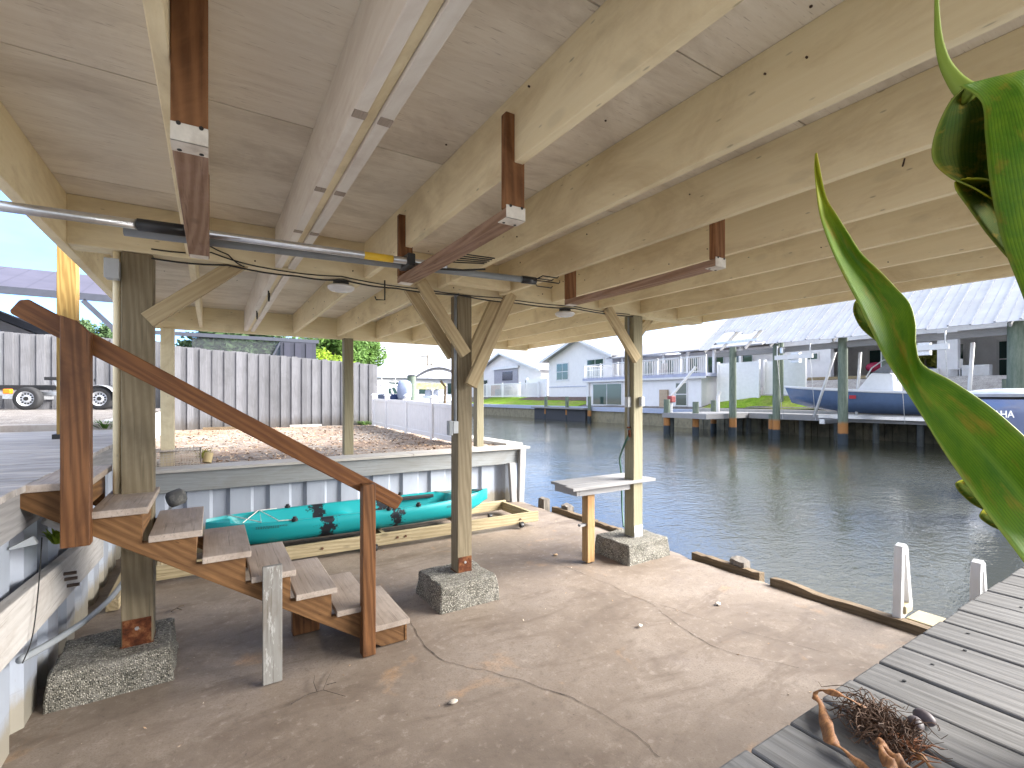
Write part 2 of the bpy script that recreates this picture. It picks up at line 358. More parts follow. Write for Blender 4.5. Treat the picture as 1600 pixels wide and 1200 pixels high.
glass = M('window_glass'); glass.set((.03, .06, .055), .06, spec=.9); glassm = glass.m
stucco = plain('pale_blue_stucco', (.74, .73, .74), .85, 0, var=.04, scale=3, bump=.2)
stuccow = plain('white_stucco', (.74, .73, .74), .85, 0, var=.05, scale=3, bump=.2, dirt=(.45, .44, .45), dirt_amt=.3)
siding = plain('grey_siding', (.36, .36, .40), .8, 0, var=.06)
roofw = None
def seam_roof(name, c, axis, pitch, rust=None):
    m = M(name); s = m.sep(m.coord(rnd=False))['xyz'.index(axis)]
    fr = m.math('FRACT', m.math('DIVIDE', s, pitch))
    ln = m.ramp(m.math('ABSOLUTE', m.math('SUBTRACT', fr, .5)), [(.0, .55), (.06, 0.0)])
    n = m.noise(m.coord((1, 1, 1), rnd=False), 1.4, 7, .65)
    k = m.mix(m.ramp(n, [(.35, 0.0), (.7, 1.0)]), c, tuple(x * .78 for x in c))
    if rust: k = m.mix(m.ramp(m.noise(m.coord((1, 3, 1), rnd=False), 1.1, 8, .7), [(.55, 0.0), (.75, .5)]), k, rust)
    k = m.mix(ln, k, tuple(x * .45 for x in c))
    m.set(k, .5, .1, .4); return m.m
tinm = seam_roof('white_tin_roof', (.36, .36, .38), 'y', .45)
boatroofm = plain('galvanised_sheet', (.42, .43, .455), .5, .1, var=.15, scale=1.2, dirt=(.36, .33, .32), dirt_amt=.4)
purplem = seam_roof('dark_patio_roof', (.085, .078, .105), 'x', .6)
cagem = plain('bronze_frame', (.06, .065, .085), .5, .3)
shingle = plain('grey_shingle', (.27, .28, .33), .9, 0, var=.2, scale=8)
darkm = plain('opening_shade', (.05, .05, .055), .8)
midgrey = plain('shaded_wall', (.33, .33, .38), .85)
bluehull = plain('blue_gelcoat', (.10, .15, .26), .18, 0, var=.06, spec=.6)
whitegel = plain('white_gelcoat', (.70, .71, .74), .25, 0, var=.04, spec=.5)
cowlm = plain('blue_grey_cowling', (.15, .19, .33), .16, 0, var=.04, spec=.6)
navy = plain('navy_paint', (.012, .016, .035), .25, 0, spec=.6)
letterm = plain('white_lettering', (.78, .78, .8), .4)
greendk = plain('foliage_dark', (.03, .07, .02), .6, var=.4, scale=1.5)
def foliage(name, c1, c2):
    m = M(name)
    n = m.noise(m.coord(), 1.6, 5, .7)
    c = m.mix(m.ramp(n, [(.35, 0.0), (.65, 1.0)]), c1, c2)
    m.set(c, .6, spec=.25)
    tr = m.t.nodes.new('ShaderNodeBsdfTranslucent'); m.link(c, tr.inputs[0])
    ms = m.t.nodes.new('ShaderNodeMixShader'); ms.inputs[0].default_value = .25
    m.link(m.b.outputs[0], ms.inputs[1]); m.link(tr.outputs[0], ms.inputs[2]); m.link(ms.outputs[0], m.o.inputs[0])
    return m.m
oakm = foliage('oak_leaves', (.035, .075, .03), (.08, .13, .05))
limem = foliage('lime_leaves', (.13, .22, .015), (.26, .36, .03))
midm = foliage('mid_leaves', (.05, .11, .02), (.10, .18, .035))
yellowm = foliage('yellow_leaves', (.30, .27, .05), (.16, .2, .04))
barkm = plain('bark', (.17, .14, .11), .9, 0, var=.3, scale=12, bump=.4)
pinkm = plain('crimson_plastic', (.35, .02, .06), .5)
orangem = plain('amber_lens', (.8, .22, .01), .3)
tyrem = plain('tyre_rubber', (.025, .025, .027), .8, bump=.3)
rimm = plain('painted_rim', (.62, .63, .66), .35, .3)

# ------------------------------------------------------------------ mesh helpers
class B:
    def __init__(s): s.bm = bmesh.new()
    def hexa(s, p):      # 8 points: bottom loop 0-3, top loop 4-7
        v = [s.bm.verts.new(q) for q in p]
        for f in ((3, 2, 1, 0), (4, 5, 6, 7), (0, 1, 5, 4), (1, 2, 6, 5), (2, 3, 7, 6), (3, 0, 4, 7)):
            s.bm.faces.new([v[i] for i in f])
        return s
    def box(s, x0, x1, y0, y1, z0, z1):
        return s.hexa([(x0, y0, z0), (x1, y0, z0), (x1, y1, z0), (x0, y1, z0), (x0, y0, z1), (x1, y0, z1), (x1, y1, z1), (x0, y1, z1)])
    def beam(s, p, q, wd, ht, up=(0, 0, 1)):     # wd across, ht along up
        p, q = Vector(p), Vector(q); d = (q - p).normalized(); up = Vector(up)
        sd_ = d.cross(up).normalized() * wd / 2; u = sd_.cross(d).normalized() * ht / 2
        return s.hexa([p - sd_ - u, p + sd_ - u, q + sd_ - u, q - sd_ - u, p - sd_ + u, p + sd_ + u, q + sd_ + u, q - sd_ + u])
    def tube(s, pts, r, n=8, cap=True):
        pts = [Vector(p) for p in pts]; rs = r if isinstance(r, (list, tuple)) else [r] * len(pts)
        rings = []; pu = None
        for i, p in enumerate(pts):
            d = (pts[min(i + 1, len(pts) - 1)] - pts[max(i - 1, 0)]).normalized()
            if pu is None: pu = d.orthogonal().normalized()
            u = (pu - d * pu.dot(d)).normalized(); pu = u; v = d.cross(u)
            rings.append([s.bm.verts.new(p + (u * math.cos(2 * math.pi * k / n) + v * math.sin(2 * math.pi * k / n)) * rs[i]) for k in range(n)])
        for a, b in zip(rings, rings[1:]):
            for k in range(n): s.bm.faces.new((a[k], a[(k + 1) % n], b[(k + 1) % n], b[k]))
        if cap: s.bm.faces.new(rings[0][::-1]); s.bm.faces.new(rings[-1])
        return s
    def cyl(s, c, r, h, n=20, r2=None, axis='z'):
        c = Vector(c); ax = {'x': Vector((1, 0, 0)), 'y': Vector((0, 1, 0)), 'z': Vector((0, 0, 1))}[axis] if isinstance(axis, str) else Vector(axis).normalized()
        return s.tube([c, c + ax * h], [r, r if r2 is None else r2], n)
    def lathe(s, c, prof, n=20, axis='z', cap=True):       # prof: (radius, height)
        c = Vector(c); ax = {'x': Vector((1, 0, 0)), 'y': Vector((0, 1, 0)), 'z': Vector((0, 0, 1))}[axis] if isinstance(axis, str) else Vector(axis).normalized()
        u = ax.orthogonal().normalized(); v = ax.cross(u)
        rings = [[s.bm.verts.new(c + ax * h + (u * math.cos(2 * math.pi * k / n) + v * math.sin(2 * math.pi * k / n)) * max(r, 1e-4)) for k in range(n)] for r, h in prof]
        for a, b in zip(rings, rings[1:]):
            for k in range(n): s.bm.faces.new((a[k], a[(k + 1) % n], b[(k + 1) % n], b[k]))
        if cap: s.bm.faces.new(rings[0][::-1]); s.bm.faces.new(rings[-1])
        return s
    def prism(s, poly, off):                     # planar polygon (3d points) extruded by off
        off = Vector(off); a = [s.bm.verts.new(p) for p in poly]; b = [s.bm.verts.new(Vector(p) + off) for p in poly]
        s.bm.faces.new(a[::-1]); s.bm.faces.new(b); n = len(poly)
        for i in range(n): s.bm.faces.new((a[i], a[(i + 1) % n], b[(i + 1) % n], b[i]))
        return s
    def grid(s, rows, close=False):
        vs = [[s.bm.verts.new(p) for p in r] for r in rows]
        for a, b in zip(vs, vs[1:]):
            for k in range(len(a) - (0 if close else 1)):
                k2 = (k + 1) % len(a); s.bm.faces.new((a[k], a[k2], b[k2], b[k]))
        return s
    def quad(s, *p):
        s.bm.faces.new([s.bm.verts.new(q) for q in p]); return s
    def ball(s, c, rx, ry=None, rz=None, sub=2):
        mt = Matrix.Translation(c) @ Matrix.Diagonal((rx, ry or rx, rz or rx, 1))
        bmesh.ops.create_icosphere(s.bm, subdivisions=sub, radius=1, matrix=mt); return s

ORG = {}
def tag(o, label, cat, group=None):
    o['label'] = label; o['category'] = cat
    if group: o['group'] = group
    return o
def thing(name, label, cat, loc=(0, 0, 0), group=None, rz=None):
    o = bpy.data.objects.new(name, None); col.objects.link(o); o.empty_display_size = .1
    o.location = loc; ORG[o] = Vector(loc) if rz is None else None
    if rz is not None: o.rotation_euler[2] = rz
    return tag(o, label, cat, group)
def mk(name, b, mat, parent=None, bev=0, smooth=False, label=None, sub=0, solid=0, frame=None):
    bm = b.bm if isinstance(b, B) else b
    bmesh.ops.recalc_face_normals(bm, faces=bm.faces)
    off = Vector((0, 0, 0)); loc = Vector((0, 0, 0))
    if parent is None:
        lo = Vector([min(v.co[i] for v in bm.verts) for i in range(3)]); hi = Vector([max(v.co[i] for v in bm.verts) for i in range(3)])
        loc = Vector(((lo.x + hi.x) / 2, (lo.y + hi.y) / 2, lo.z)); off = loc
    elif ORG.get(parent) is not None: off = ORG[parent]
    bmesh.ops.translate(bm, verts=bm.verts, vec=-off)
    if frame is not None:                        # build in the piece's own frame, so that the grain follows it
        cc = sum((v.co for v in bm.verts), Vector()) / len(bm.verts)
        for v in bm.verts: v.co = frame.transposed() @ (v.co - cc)
        loc = loc + cc
    me = bpy.data.meshes.new(name); bm.to_mesh(me); bm.free()
    o = bpy.data.objects.new(name, me); col.objects.link(o); me.materials.append(mat)
    o.location = loc
    if frame is not None: o.rotation_euler = frame.to_euler()
    if parent is not None: o.parent = parent; ORG[o] = ORG.get(parent)
    if smooth is True:
        for p in me.polygons: p.use_smooth = True
    elif smooth:
        for p in me.polygons: p.use_smooth = True
        me.set_sharp_from_angle(angle=R(smooth))
    if solid:
        md = o.modifiers.new('solid', 'SOLIDIFY'); md.thickness = solid; md.offset = 0
    if sub:
        md = o.modifiers.new('subd', 'SUBSURF'); md.levels = sub; md.render_levels = sub
    if bev:
        md = o.modifiers.new('bev', 'BEVEL'); md.width = bev; md.segments = 2; md.limit_method = 'ANGLE'
    if label: o['label'] = label
    return o
def struct(name, b, mat, smooth=False, parent=None, world=True):
    bm = b.bm; me = bpy.data.meshes.new(name); bmesh.ops.recalc_face_normals(bm, faces=bm.faces); bm.to_mesh(me); bm.free()
    o = bpy.data.objects.new(name, me); col.objects.link(o); me.materials.append(mat); o['kind'] = 'structure'
    if smooth:
        for p in me.polygons: p.use_smooth = True
    ORG[o] = Vector((0, 0, 0))
    return o
def dup(root, loc, rz=0, label=None, group=None):
    r = root.copy(); col.objects.link(r); r.location = loc; r.rotation_euler[2] = rz
    if label: r['label'] = label
    if group: r['group'] = group
    def rec(src, dst):
        for ch in list(src.children):
            c = ch.copy(); col.objects.link(c); c.parent = dst; rec(ch, c)
    rec(root, r); return r
def nrm(p, s=1.0): return noise.noise(Vector(p) * s)
# ================================================================== SETTING: slab, yards, water
def smooth_grid(name, x0, x1, y0, y1, nx, ny, zf, mat, xf=None):
    b = B(); rows = []
    for j in range(ny + 1):
        y = y0 + (y1 - y0) * j / ny
        rows.append([((xf(x0 + (x1 - x0) * i / nx, y) if xf else x0 + (x1 - x0) * i / nx), y, zf(x0 + (x1 - x0) * i / nx, y)) for i in range(nx + 1)])
    b.grid(rows); return struct(name, b, mat, smooth=True)
def slab_x(x, y):
    if x < 4.45: return x
    return x + (x - 4.45) / .2 * (.07 * nrm((0, y * 1.3, 2)) + .06 * nrm((3, y * 4.1, 2)) - .02)
def slab_z(x, y):
    e = max(0, x - 4.4)
    return .010 * nrm((x, y, 0), .8) - .010 - e * e * .5
slab = smooth_grid('concrete_slab', -1.0, 4.66, -1.6, 7.3, 56, 90, slab_z, slabm, slab_x)
sb = B(); sb.box(-1.0, 4.58, -1.6, 7.3, -1.2, -.04); struct('slab_foundation', sb, slabm)

def crack(pts, wid, name='crack'):
    b = B(); ptsr = []
    for i in range(len(pts) - 1):
        a, c = Vector(pts[i]), Vector(pts[i + 1]); n = max(2, int((c - a).length / .035))
        for k in range(n):
            p = a.lerp(c, k / n); ptsr.append((p.x + .022 * nrm((p.x * 6, p.y * 6, 1)) + .008 * nrm((p.x * 25, p.y * 25, 1)), p.y + .022 * nrm((p.x * 6, p.y * 6, 9)) + .008 * nrm((p.x * 25, p.y * 25, 9))))
    rows = []
    for i, p in enumerate(ptsr):
        q = ptsr[min(i + 1, len(ptsr) - 1)]; o = ptsr[max(i - 1, 0)]
        d = Vector((q[0] - o[0], q[1] - o[1])).normalized(); wv = wid * (.25 + 1.0 * abs(nrm((i * .37, 5, 1))))
        z = slab_z(*p) + .003
        rows.append([(p[0] - d.y * wv, p[1] + d.x * wv, z), (p[0] + d.y * wv, p[1] - d.x * wv, z)])
    b.grid(rows); return mk(name, b, crackm, slab)
crackm = plain('crack_dark', (.06, .045, .034), .95, 0, var=.4, scale=20)
C2 = lambda *a: [tuple(atZ(x, y, 0))[:2] for x, y in a]
crack(C2((640, 970), (665, 1010), (700, 1035), (770, 1050), (850, 1072), (930, 1105), (985, 1140), (1040, 1185)), .0045)
crack(C2((1030, 950), (1060, 975), (1110, 1005), (1170, 1025), (1260, 1045)), .0035)
crack(C2((840, 870), (900, 890), (990, 930), (1030, 948)), .003)
crack(C2((970, 925), (1070, 955), (1180, 990), (1300, 1020)), .0025)
crack(C2((775, 838), (830, 862), (860, 872)), .0025)

WZ = -.15
wb = B(); wb.quad((-60, -120, WZ), (60, -120, WZ), (60, 400, WZ), (-60, 400, WZ)); struct('canal_water', wb, waterm)
gb = B(); gb.box(-900, 1500, -900, 1800, -3.2, -2.2); struct('distant_ground', gb, gravm)

def yz(x, y): return .88 + .03 * nrm((x, y, 3), .9) + .015 * nrm((x, y, 3), 3.1)
smooth_grid('litter_yard', -1.05, 4.72, 7.35, 24, 40, 110, yz, yardm)
def lz(x, y): return 1.36 + min(.12, max(0, (y - 8.7) * .05)) + .035 * nrm((x, y, 5), 1.0) + .02 * nrm((x, y, 5), 3.3)
smooth_grid('gravel_yard', -22, -.98, 8.75, 26, 70, 60, lz, pathm)
g = B(); g.box(-80, 4.7, 24, 120, -1.5, .88); g.box(-80, -.98, 26, 120, .8, 1.42); g.box(-80, -5.05, -30, 8.8, -1, 1.2); struct('rear_ground', g, pathm)
lt = B(); rnd = random.Random(5)                   # curled dead leaves and chips covering the yard
for _ in range(5200):
    x = rnd.uniform(-1, 4.6); y = 7.45 + 8.4 * rnd.random() ** 1.3; z = yz(x, y) + .008; a = rnd.uniform(0, 6.28); s_ = rnd.uniform(.012, .045)
    u = Vector((math.cos(a), math.sin(a), rnd.uniform(-.3, .6))) * s_; v = Vector((-math.sin(a), math.cos(a), rnd.uniform(-.3, .5))) * s_ * rnd.uniform(.25, .7)
    p = Vector((x, y, z)); lt.quad(p - u, p - v, p + u, p + v)
litm = M('dead_leaf'); 
litm.set(litm.ramp(litm.noise(litm.coord(rnd=False), 23, 2), [(.35, (.16, .09, .05)), (.5, (.34, .22, .13)), (.65, (.55, .46, .36))]), .9)
o = mk('leaf_litter', lt, litm.m); o['kind'] = 'stuff'; o['label'] = 'dead brown leaves and wood chips strewn over the yard'; o['category'] = 'leaf litter'

# ================================================================== BOAT SHELTER (the deck roof with its posts)
CZ = EYE + 1.235; JB = EYE + .95; HB = EYE + .93
sh = thing('boat_shelter', 'cream painted timber deck roof on six posts sheltering the concrete boat slip', 'shelter', (2.2, 4, 0))
ys = [-.45] + [1.14 + 1.22 * k - 1.22 for k in range(8)] + [7.93]
for a, c in zip(ys, ys[1:]):
    if c - a < .05: continue
    b = B(); b.box(-.79, 5.35, a + .0035, c - .0035, CZ, CZ + .018); mk('ceiling_panel', b, ceilm, sh)
b = B(); b.box(-.82, 5.38, -.47, 7.96, CZ + .022, CZ + .06); mk('roof_deck', b, rotw, sh)
JX = [-.12, .46, 1.06, 1.69, 2.31, 2.93, 3.56, 4.20, 4.84]
def joist(x, y0, y1, wdt=.042, mat=None, jb=JB):
    b = B(); n = 14; rows = []
    for i in range(n + 1):                        # slightly crowned and bowed lumber
        y = y0 + (y1 - y0) * i / n; dx = .006 * nrm((x * 3, y * .5, 1)); dz = .006 * nrm((x * 3, y * .6, 7))
        rows.append([(x - wdt / 2 + dx, y, jb + dz), (x + wdt / 2 + dx, y, jb + dz), (x + wdt / 2 + dx, y, CZ - .001), (x - wdt / 2 + dx, y, CZ - .001)])
    b.grid(rows, close=True); b.bm.faces.new([b.bm.verts[:][k] for k in range(4)]) if False else None
    b.bm.verts.ensure_lookup_table(); b.bm.faces.new(b.bm.verts[:4]); b.bm.faces.new(b.bm.verts[-4:])
    return mk('joist', b, mat or cream['y'], sh, bev=.004)
for k, x in enumerate(JX):
    if k == 1:                                   # doubled beam with a cream strip between two whitewashed sides
        for a, c in ((-.40, 3.89), (4.06, 7.86)):
            joist(x - .042, a, c, .046, whitewash, JB - .012); joist(x + .044, a, c, .048, whitewash, JB - .012); joist(x + .001, a, c, .036, cream['y'], JB + .002)
            if a < 0:
                for yy in (.95, 1.62, 2.3, 2.95):
                    for xx in (x - .042, x + .044):
                        q = B(); q.box(xx - .022, xx + .022, yy - .022, yy + .022, JB - .0145, JB - .010); mk('bare_patch', q, treadw, sh)
    else:
        joist(x, -.40, 3.89); joist(x, 4.06, 7.86)
joist(-.77, -.45, 7.93, .055, bracewood['x'] if False else cream['y'], JB - .03)
joist(5.335, -.45, 7.93, .045)
b = B(); b.box(-.742, 5.31, 3.893, 3.972, HB, CZ - .002); b.box(-.742, 5.31, 3.978, 4.057, HB, CZ - .002); mk('header_beam', b, cream['x'], sh, bev=.004)
b = B(); b.box(-.742, 5.31, 7.863, 7.93, HB - .02, CZ - .002); mk('rim_beam', b, cream['x'], sh, bev=.004)
b = B(); b.box(-.742, 5.31, -.45, -.41, JB, CZ - .002); mk('rim_beam', b, cream['x'], sh, bev=.004)
b = B(); b.box(1.66, 2.24, 3.60, 3.69, HB + .01, HB + .10); mk('blocking', b, cream['x'], sh, bev=.004)

def post(cx_, cy, z0, z1, w_, mat, rot=0):
    b = B(); rows = []
    for i in range(13):
        z = z0 + (z1 - z0) * i / 12; dx = .004 * nrm((cx_, z, 1), .9); h = w_ / 2
        rows.append([(cx_ - h + dx, cy - h, z), (cx_ + h + dx, cy - h, z), (cx_ + h + dx, cy + h, z), (cx_ - h + dx, cy + h, z)])
    b.grid(rows, close=True); b.bm.verts.ensure_lookup_table(); b.bm.faces.new(b.bm.verts[:4]); b.bm.faces.new(b.bm.verts[-4:])
    return mk('post', b, mat, sh, bev=.006)
PA, PB, PC = (-.405, 3.99), (1.965, 4.02), (4.14, 3.96)
pa = post(*PA, .2, HB - .002, .165, postwood); pb = post(*PB, .2, HB - .002, .145, postwood); pc = post(*PC, .2, HB - .002, .145, postpale)
def base_plate(p, parent, w_, mat, hgt, sides='yx'):
    b = B(); h = w_ / 2
    b.box(p[0] - h * .9, p[0] + h * .9, p[1] - h - .007, p[1] - h - .002, .196, .2 + hgt)
    b.box(p[0] - h - .003, p[0] + h + .003, p[1] - h - .002, p[1] + h + .002, .196, .206)
    b.box(p[0] - h * .9, p[0] + h * .9, p[1] + h + .002, p[1] + h + .007, .196, .2 + hgt)
    mk('post_base', b, mat, parent)
    q = B(); q.cyl((p[0], p[1] - h - .014, .2 + hgt * .65), .012, .007, 6, axis='y'); mk('bolt', q, galv, parent)
base_plate(PA, pa, .165, rustm, .17); base_plate(PB, pb, .145, rustm, .14); base_plate(PC, pc, .145, galv, .13)
q = B(); q.box(PB[0] + .07, PB[0] + .0765, PB[1] - .06, PB[1] + .06, .2, .33); mk('rust_plate', q, rustm, pb)
q = B(); q.box(PA[0] - .076, PA[0] + .076, PA[1] - .0885, PA[1] - .0835, .2, .36) ; q.bm.free()
for x in (-.49, 1.81, 4.12):
    post(x, 7.72 + (0.12 if x < 0 else 0), .9 if x > 0 else .86, HB - .022, .14 if x > 0 else .15, postpale if x > 0 else cream['z'])
def axis_frame(d):
    x = d.normalized(); y = Vector((0, 0, 1)).cross(x).normalized(); z = x.cross(y); return Matrix((x, y, z)).transposed()
def brace(p, q, w_=.042, h_=.09, up=(0, 0, 1), mat=None):
    b = B(); b.beam(p, q, w_, h_, up); return mk('brace', b, mat or bracewood['x'], sh, bev=.004, frame=axis_frame(Vector(q) - Vector(p)))
brace((PA[0] + .05, 3.93, EYE + .50), (PA[0] + .60, 3.93, HB + .04), .06, .10)
for yy in (3.87, 4.15):
    brace((PB[0] - .03, yy, EYE + .38), (PB[0] - .46, yy, HB + .05), .05, .10)
    brace((PB[0] - .01 + .03, yy, EYE + .10), (PB[0] + .45, yy, HB + .05), .05, .11)
brace((PC[0] - .03, 3.875, EYE + .42), (PC[0] - .50, 3.875, HB + .04), .05, .11)
brace((PC[0] + .03, 4.09, EYE + .55), (PC[0] + .42, 4.09, HB + .04), .05, .10)
# wiring and conduits fixed to the shelter
def wire(pts, r=.005, mat=None, parent=sh, name='cable', n=6):
    P = [Vector(p) for p in pts]; out_ = []
    for i in range(len(P) - 1):
        for k in range(6):
            t = k / 6; p = P[i].lerp(P[i + 1], t); p.z -= .012 * math.sin(math.pi * t) ; out_.append(p)
    out_.append(P[-1]); b = B(); b.tube(out_, r, n); return mk(name, b, mat or black, parent, smooth=True)
wire([(-.33, 3.886, HB - .03), (.1, 3.885, HB - .012), (.55, 3.886, HB - .03), (.88, 3.885, HB - .015), (1.3, 3.885, HB - .03), (1.86, 3.885, HB - .02), (2.5, 3.885, HB - .03), (3.2, 3.885, HB - .012), (4.05, 3.885, HB - .02)], .006)
wire([(-.33, 3.885, HB + .03), (.0, 3.884, HB + .06), (.34, 3.884, HB + .0), (.86, 3.884, HB + .01), (1.5, 3.884, HB - .01), (2.3, 3.884, HB + .0), (3.2, 3.884, HB + .01), (4.0, 3.884, HB + .0)], .0045)
wire([(-.1, 3.884, HB + .16), (.1, 3.884, HB + .06), (.2, 3.884, HB - .01)], .004)
b = B(); b.tube([(PA[0] - .108, 3.96, 1.0), (PA[0] - .108, 3.96, CZ - .03)], .021, 10); mk('conduit', b, cream['z'], sh, smooth=True)
bx = B(); bx.box(PA[0] - .155, PA[0] - .085, 3.85, 3.935, EYE + .74, EYE + .86); bo = mk('junction_box', bx, boxgrey, sh, bev=.006)
bx = B(); bx.box(PA[0] - .157, PA[0] - .083, 3.842, 3.85, EYE + .738, EYE + .862); mk('lid', bx, boxgrey, bo, bev=.003)
b = B(); b.tube([(PB[0] - .09, 3.96, 1.55), (PB[0] - .09, 3.96, HB - .01)], .014, 8); b.tube([(PB[0] - .09, 3.98, HB - .02), (PB[0] - .085, 3.9, HB - .01)], .01, 6); mk('conduit', b, pvc_grey, sh, smooth=True)
bx = B(); bx.box(PB[0] - .125, PB[0] - .074, 3.925, 3.99, 1.47, 1.58); bo = mk('outlet_box', bx, boxgrey, sh, bev=.006)
bx = B(); bx.box(PB[0] - .165, PB[0] - .125, 3.928, 3.985, 1.455, 1.585); mk('weather_cover', bx, pvc_grey, bo, bev=.006)
bx = B(); bx.box(PC[0] - .125, PC[0] - .074, 3.92, 3.98, 1.68, 1.80); bo = mk('outlet_box', bx, boxgrey, sh, bev=.006)
bx = B(); bx.box(PC[0] + .005, PC[0] + .055, 3.84, 3.886, 1.69, 1.80); mk('outlet_box', bx, boxgrey, sh, bev=.006)
b = B(); b.tube([(PC[0] - .09, 3.95, 1.30), (PC[0] - .09, 3.95, HB - .02)], .012, 8); mk('conduit', b, pvc_grey, sh, smooth=True)
# J hooks under the beam and joists
def hook(x, y, z, r=.045, ln=.05, mat=black):
    b = B(); pts = [(x, y, z + .03), (x, y, z - ln)] + [(x, y - r + r * math.cos(a), z - ln - r * math.sin(a)) for a in [i * math.pi / 8 for i in range(1, 10)]]
    b.tube(pts, .006, 6); return b
for i, (x, y, lb) in enumerate(((.43, 4.75, 'black hook screwed under the doubled beam nearer the white lamp'), (.42, 5.9, 'black hook hanging under the doubled beam, farther from the header'))):
    tag(mk('hook', hook(x, y, JB - .014), black, smooth=True), lb, 'hook', 'black hooks under the doubled beam')
b = B(); x0 = 1.2; b.tube([(x0, 3.87, HB + .02), (x0, 3.87, HB - .14), (x0 - .07, 3.87, HB - .145), (x0 - .08, 3.87, HB - .12)], .006, 6)
tag(mk('hook', b, black), 'thin square rusty hook hanging off the header beside the white lamp', 'hook')
# ceiling lamps
def lamp(x, lb):
    t = thing('ceiling_lamp', lb, 'lamp', (x, 3.98, HB), 'round lamps under the header beam')
    b = B(); b.cyl((x, 3.98, HB - .045), .06, .042, 18); mk('mount', b, black, t, smooth=40)
    b = B(); b.lathe((x, 3.98, HB - .075), [(.0, -.012), (.06, -.012), (.085, -.006), (.10, .008), (.104, .022), (.09, .034), (.05, .036)], 28); mk('shade', b, whitep, t, smooth=50)
    b = B(); b.lathe((x, 3.98, HB - .092), [(.0, 0), (.045, .002), (.05, .008)], 24); mk('lens', b, whitegel, t, smooth=50)
lamp(.88, 'round white lamp under the header between the sloping brown handrail and middle post')
lamp(3.15, 'round white lamp under the header between the middle post and the canal post')
# small things on the woodwork: nails, knots and staples
nl = B(); rr = random.Random(3)
for _ in range(70):
    k = rr.choice([0, 2, 3, 4, 5, 6, 7, 8]); y = rr.uniform(.4, 7.5); z = rr.uniform(JB + .03, CZ - .03); nl.cyl((JX[k] - .021 - .006, y, z), .004, .008, 6, axis='x')
for _ in range(60):
    nl.cyl((rr.uniform(-.6, 5.2), rr.uniform(.2, 7.5), CZ - .004), .005, .006, 6)
for _ in range(22):
    nl.cyl((rr.uniform(-.6, 5.2), 3.888, rr.uniform(HB + .02, CZ - .05)), .006, .006, 6, axis='y')
nl.tube([(JX[5] - .02, .99, CZ - .09), (JX[5] - .055, .97, CZ - .07)], .004, 6)
o = mk('nail', nl, plain('rusty_nail', (.06, .035, .025), .7), sh); o['kind'] = 'stuff'
sp = B(); vz = Vector((0, 0, 1))                  # splintered rot on the joist by the first rack
for i in range(9):
    y0_ = 1.05 + i * .012; x = JX[0] - .024 - .004 * (i % 3); h = .04 + .05 * rr.random()
    sp.hexa([(x - .004, y0_ - .01, JB + .02 + .01 * (i % 4)), (x + .004, y0_ - .01, JB + .02), (x + .004, y0_ + .008, JB + .02), (x - .004, y0_ + .008, JB + .02), (x - .001, y0_ + .0, JB + .05 + h), (x + .002, y0_ + .0, JB + .05 + h), (x + .002, y0_ + .004, JB + .05 + h), (x - .001, y0_ + .004, JB + .05 + h)])
mk('rotten_patch', sp, brownst['y'], sh)

# ---------------------------------------------------------------- concrete footings
def footing(x0, x1, y0, y1, h, lb, sk=0):
    b = B(); b.hexa([(x0 - .03, y0 - .03, -.03), (x1 + .03, y0 - .02 + sk, -.03), (x1 + .03, y1 + .02, -.03), (x0 - .03, y1 + .02, -.03), (x0, y0, h), (x1, y0 + sk, h), (x1, y1, h), (x0, y1, h)])
    bmesh.ops.subdivide_edges(b.bm, edges=b.bm.edges, cuts=11, use_grid_fill=True)
    for v in b.bm.verts:
        n = nrm(v.co, 6) * .016 + nrm(v.co, 15) * .012 + nrm(v.co, 31) * .006; v.co += Vector((n, n * .7, n * .6 if v.co.z > .01 else 0))
    return tag(mk('concrete_footing', b, aggm, bev=.012, smooth=45), lb, 'concrete footing', 'pebbled concrete footings under the shelter posts')
footing(-.80, -.23, 3.76, 4.26, .2, 'long pebbled concrete block under the thick post by the stairs')
footing(1.63, 2.17, 3.72, 4.22, .2, 'square pebbled concrete block under the middle post in front of the kayak')
footing(3.80, 4.42, 3.70, 4.22, .2, 'pebbled concrete block under the post beside the bench at the canal edge')

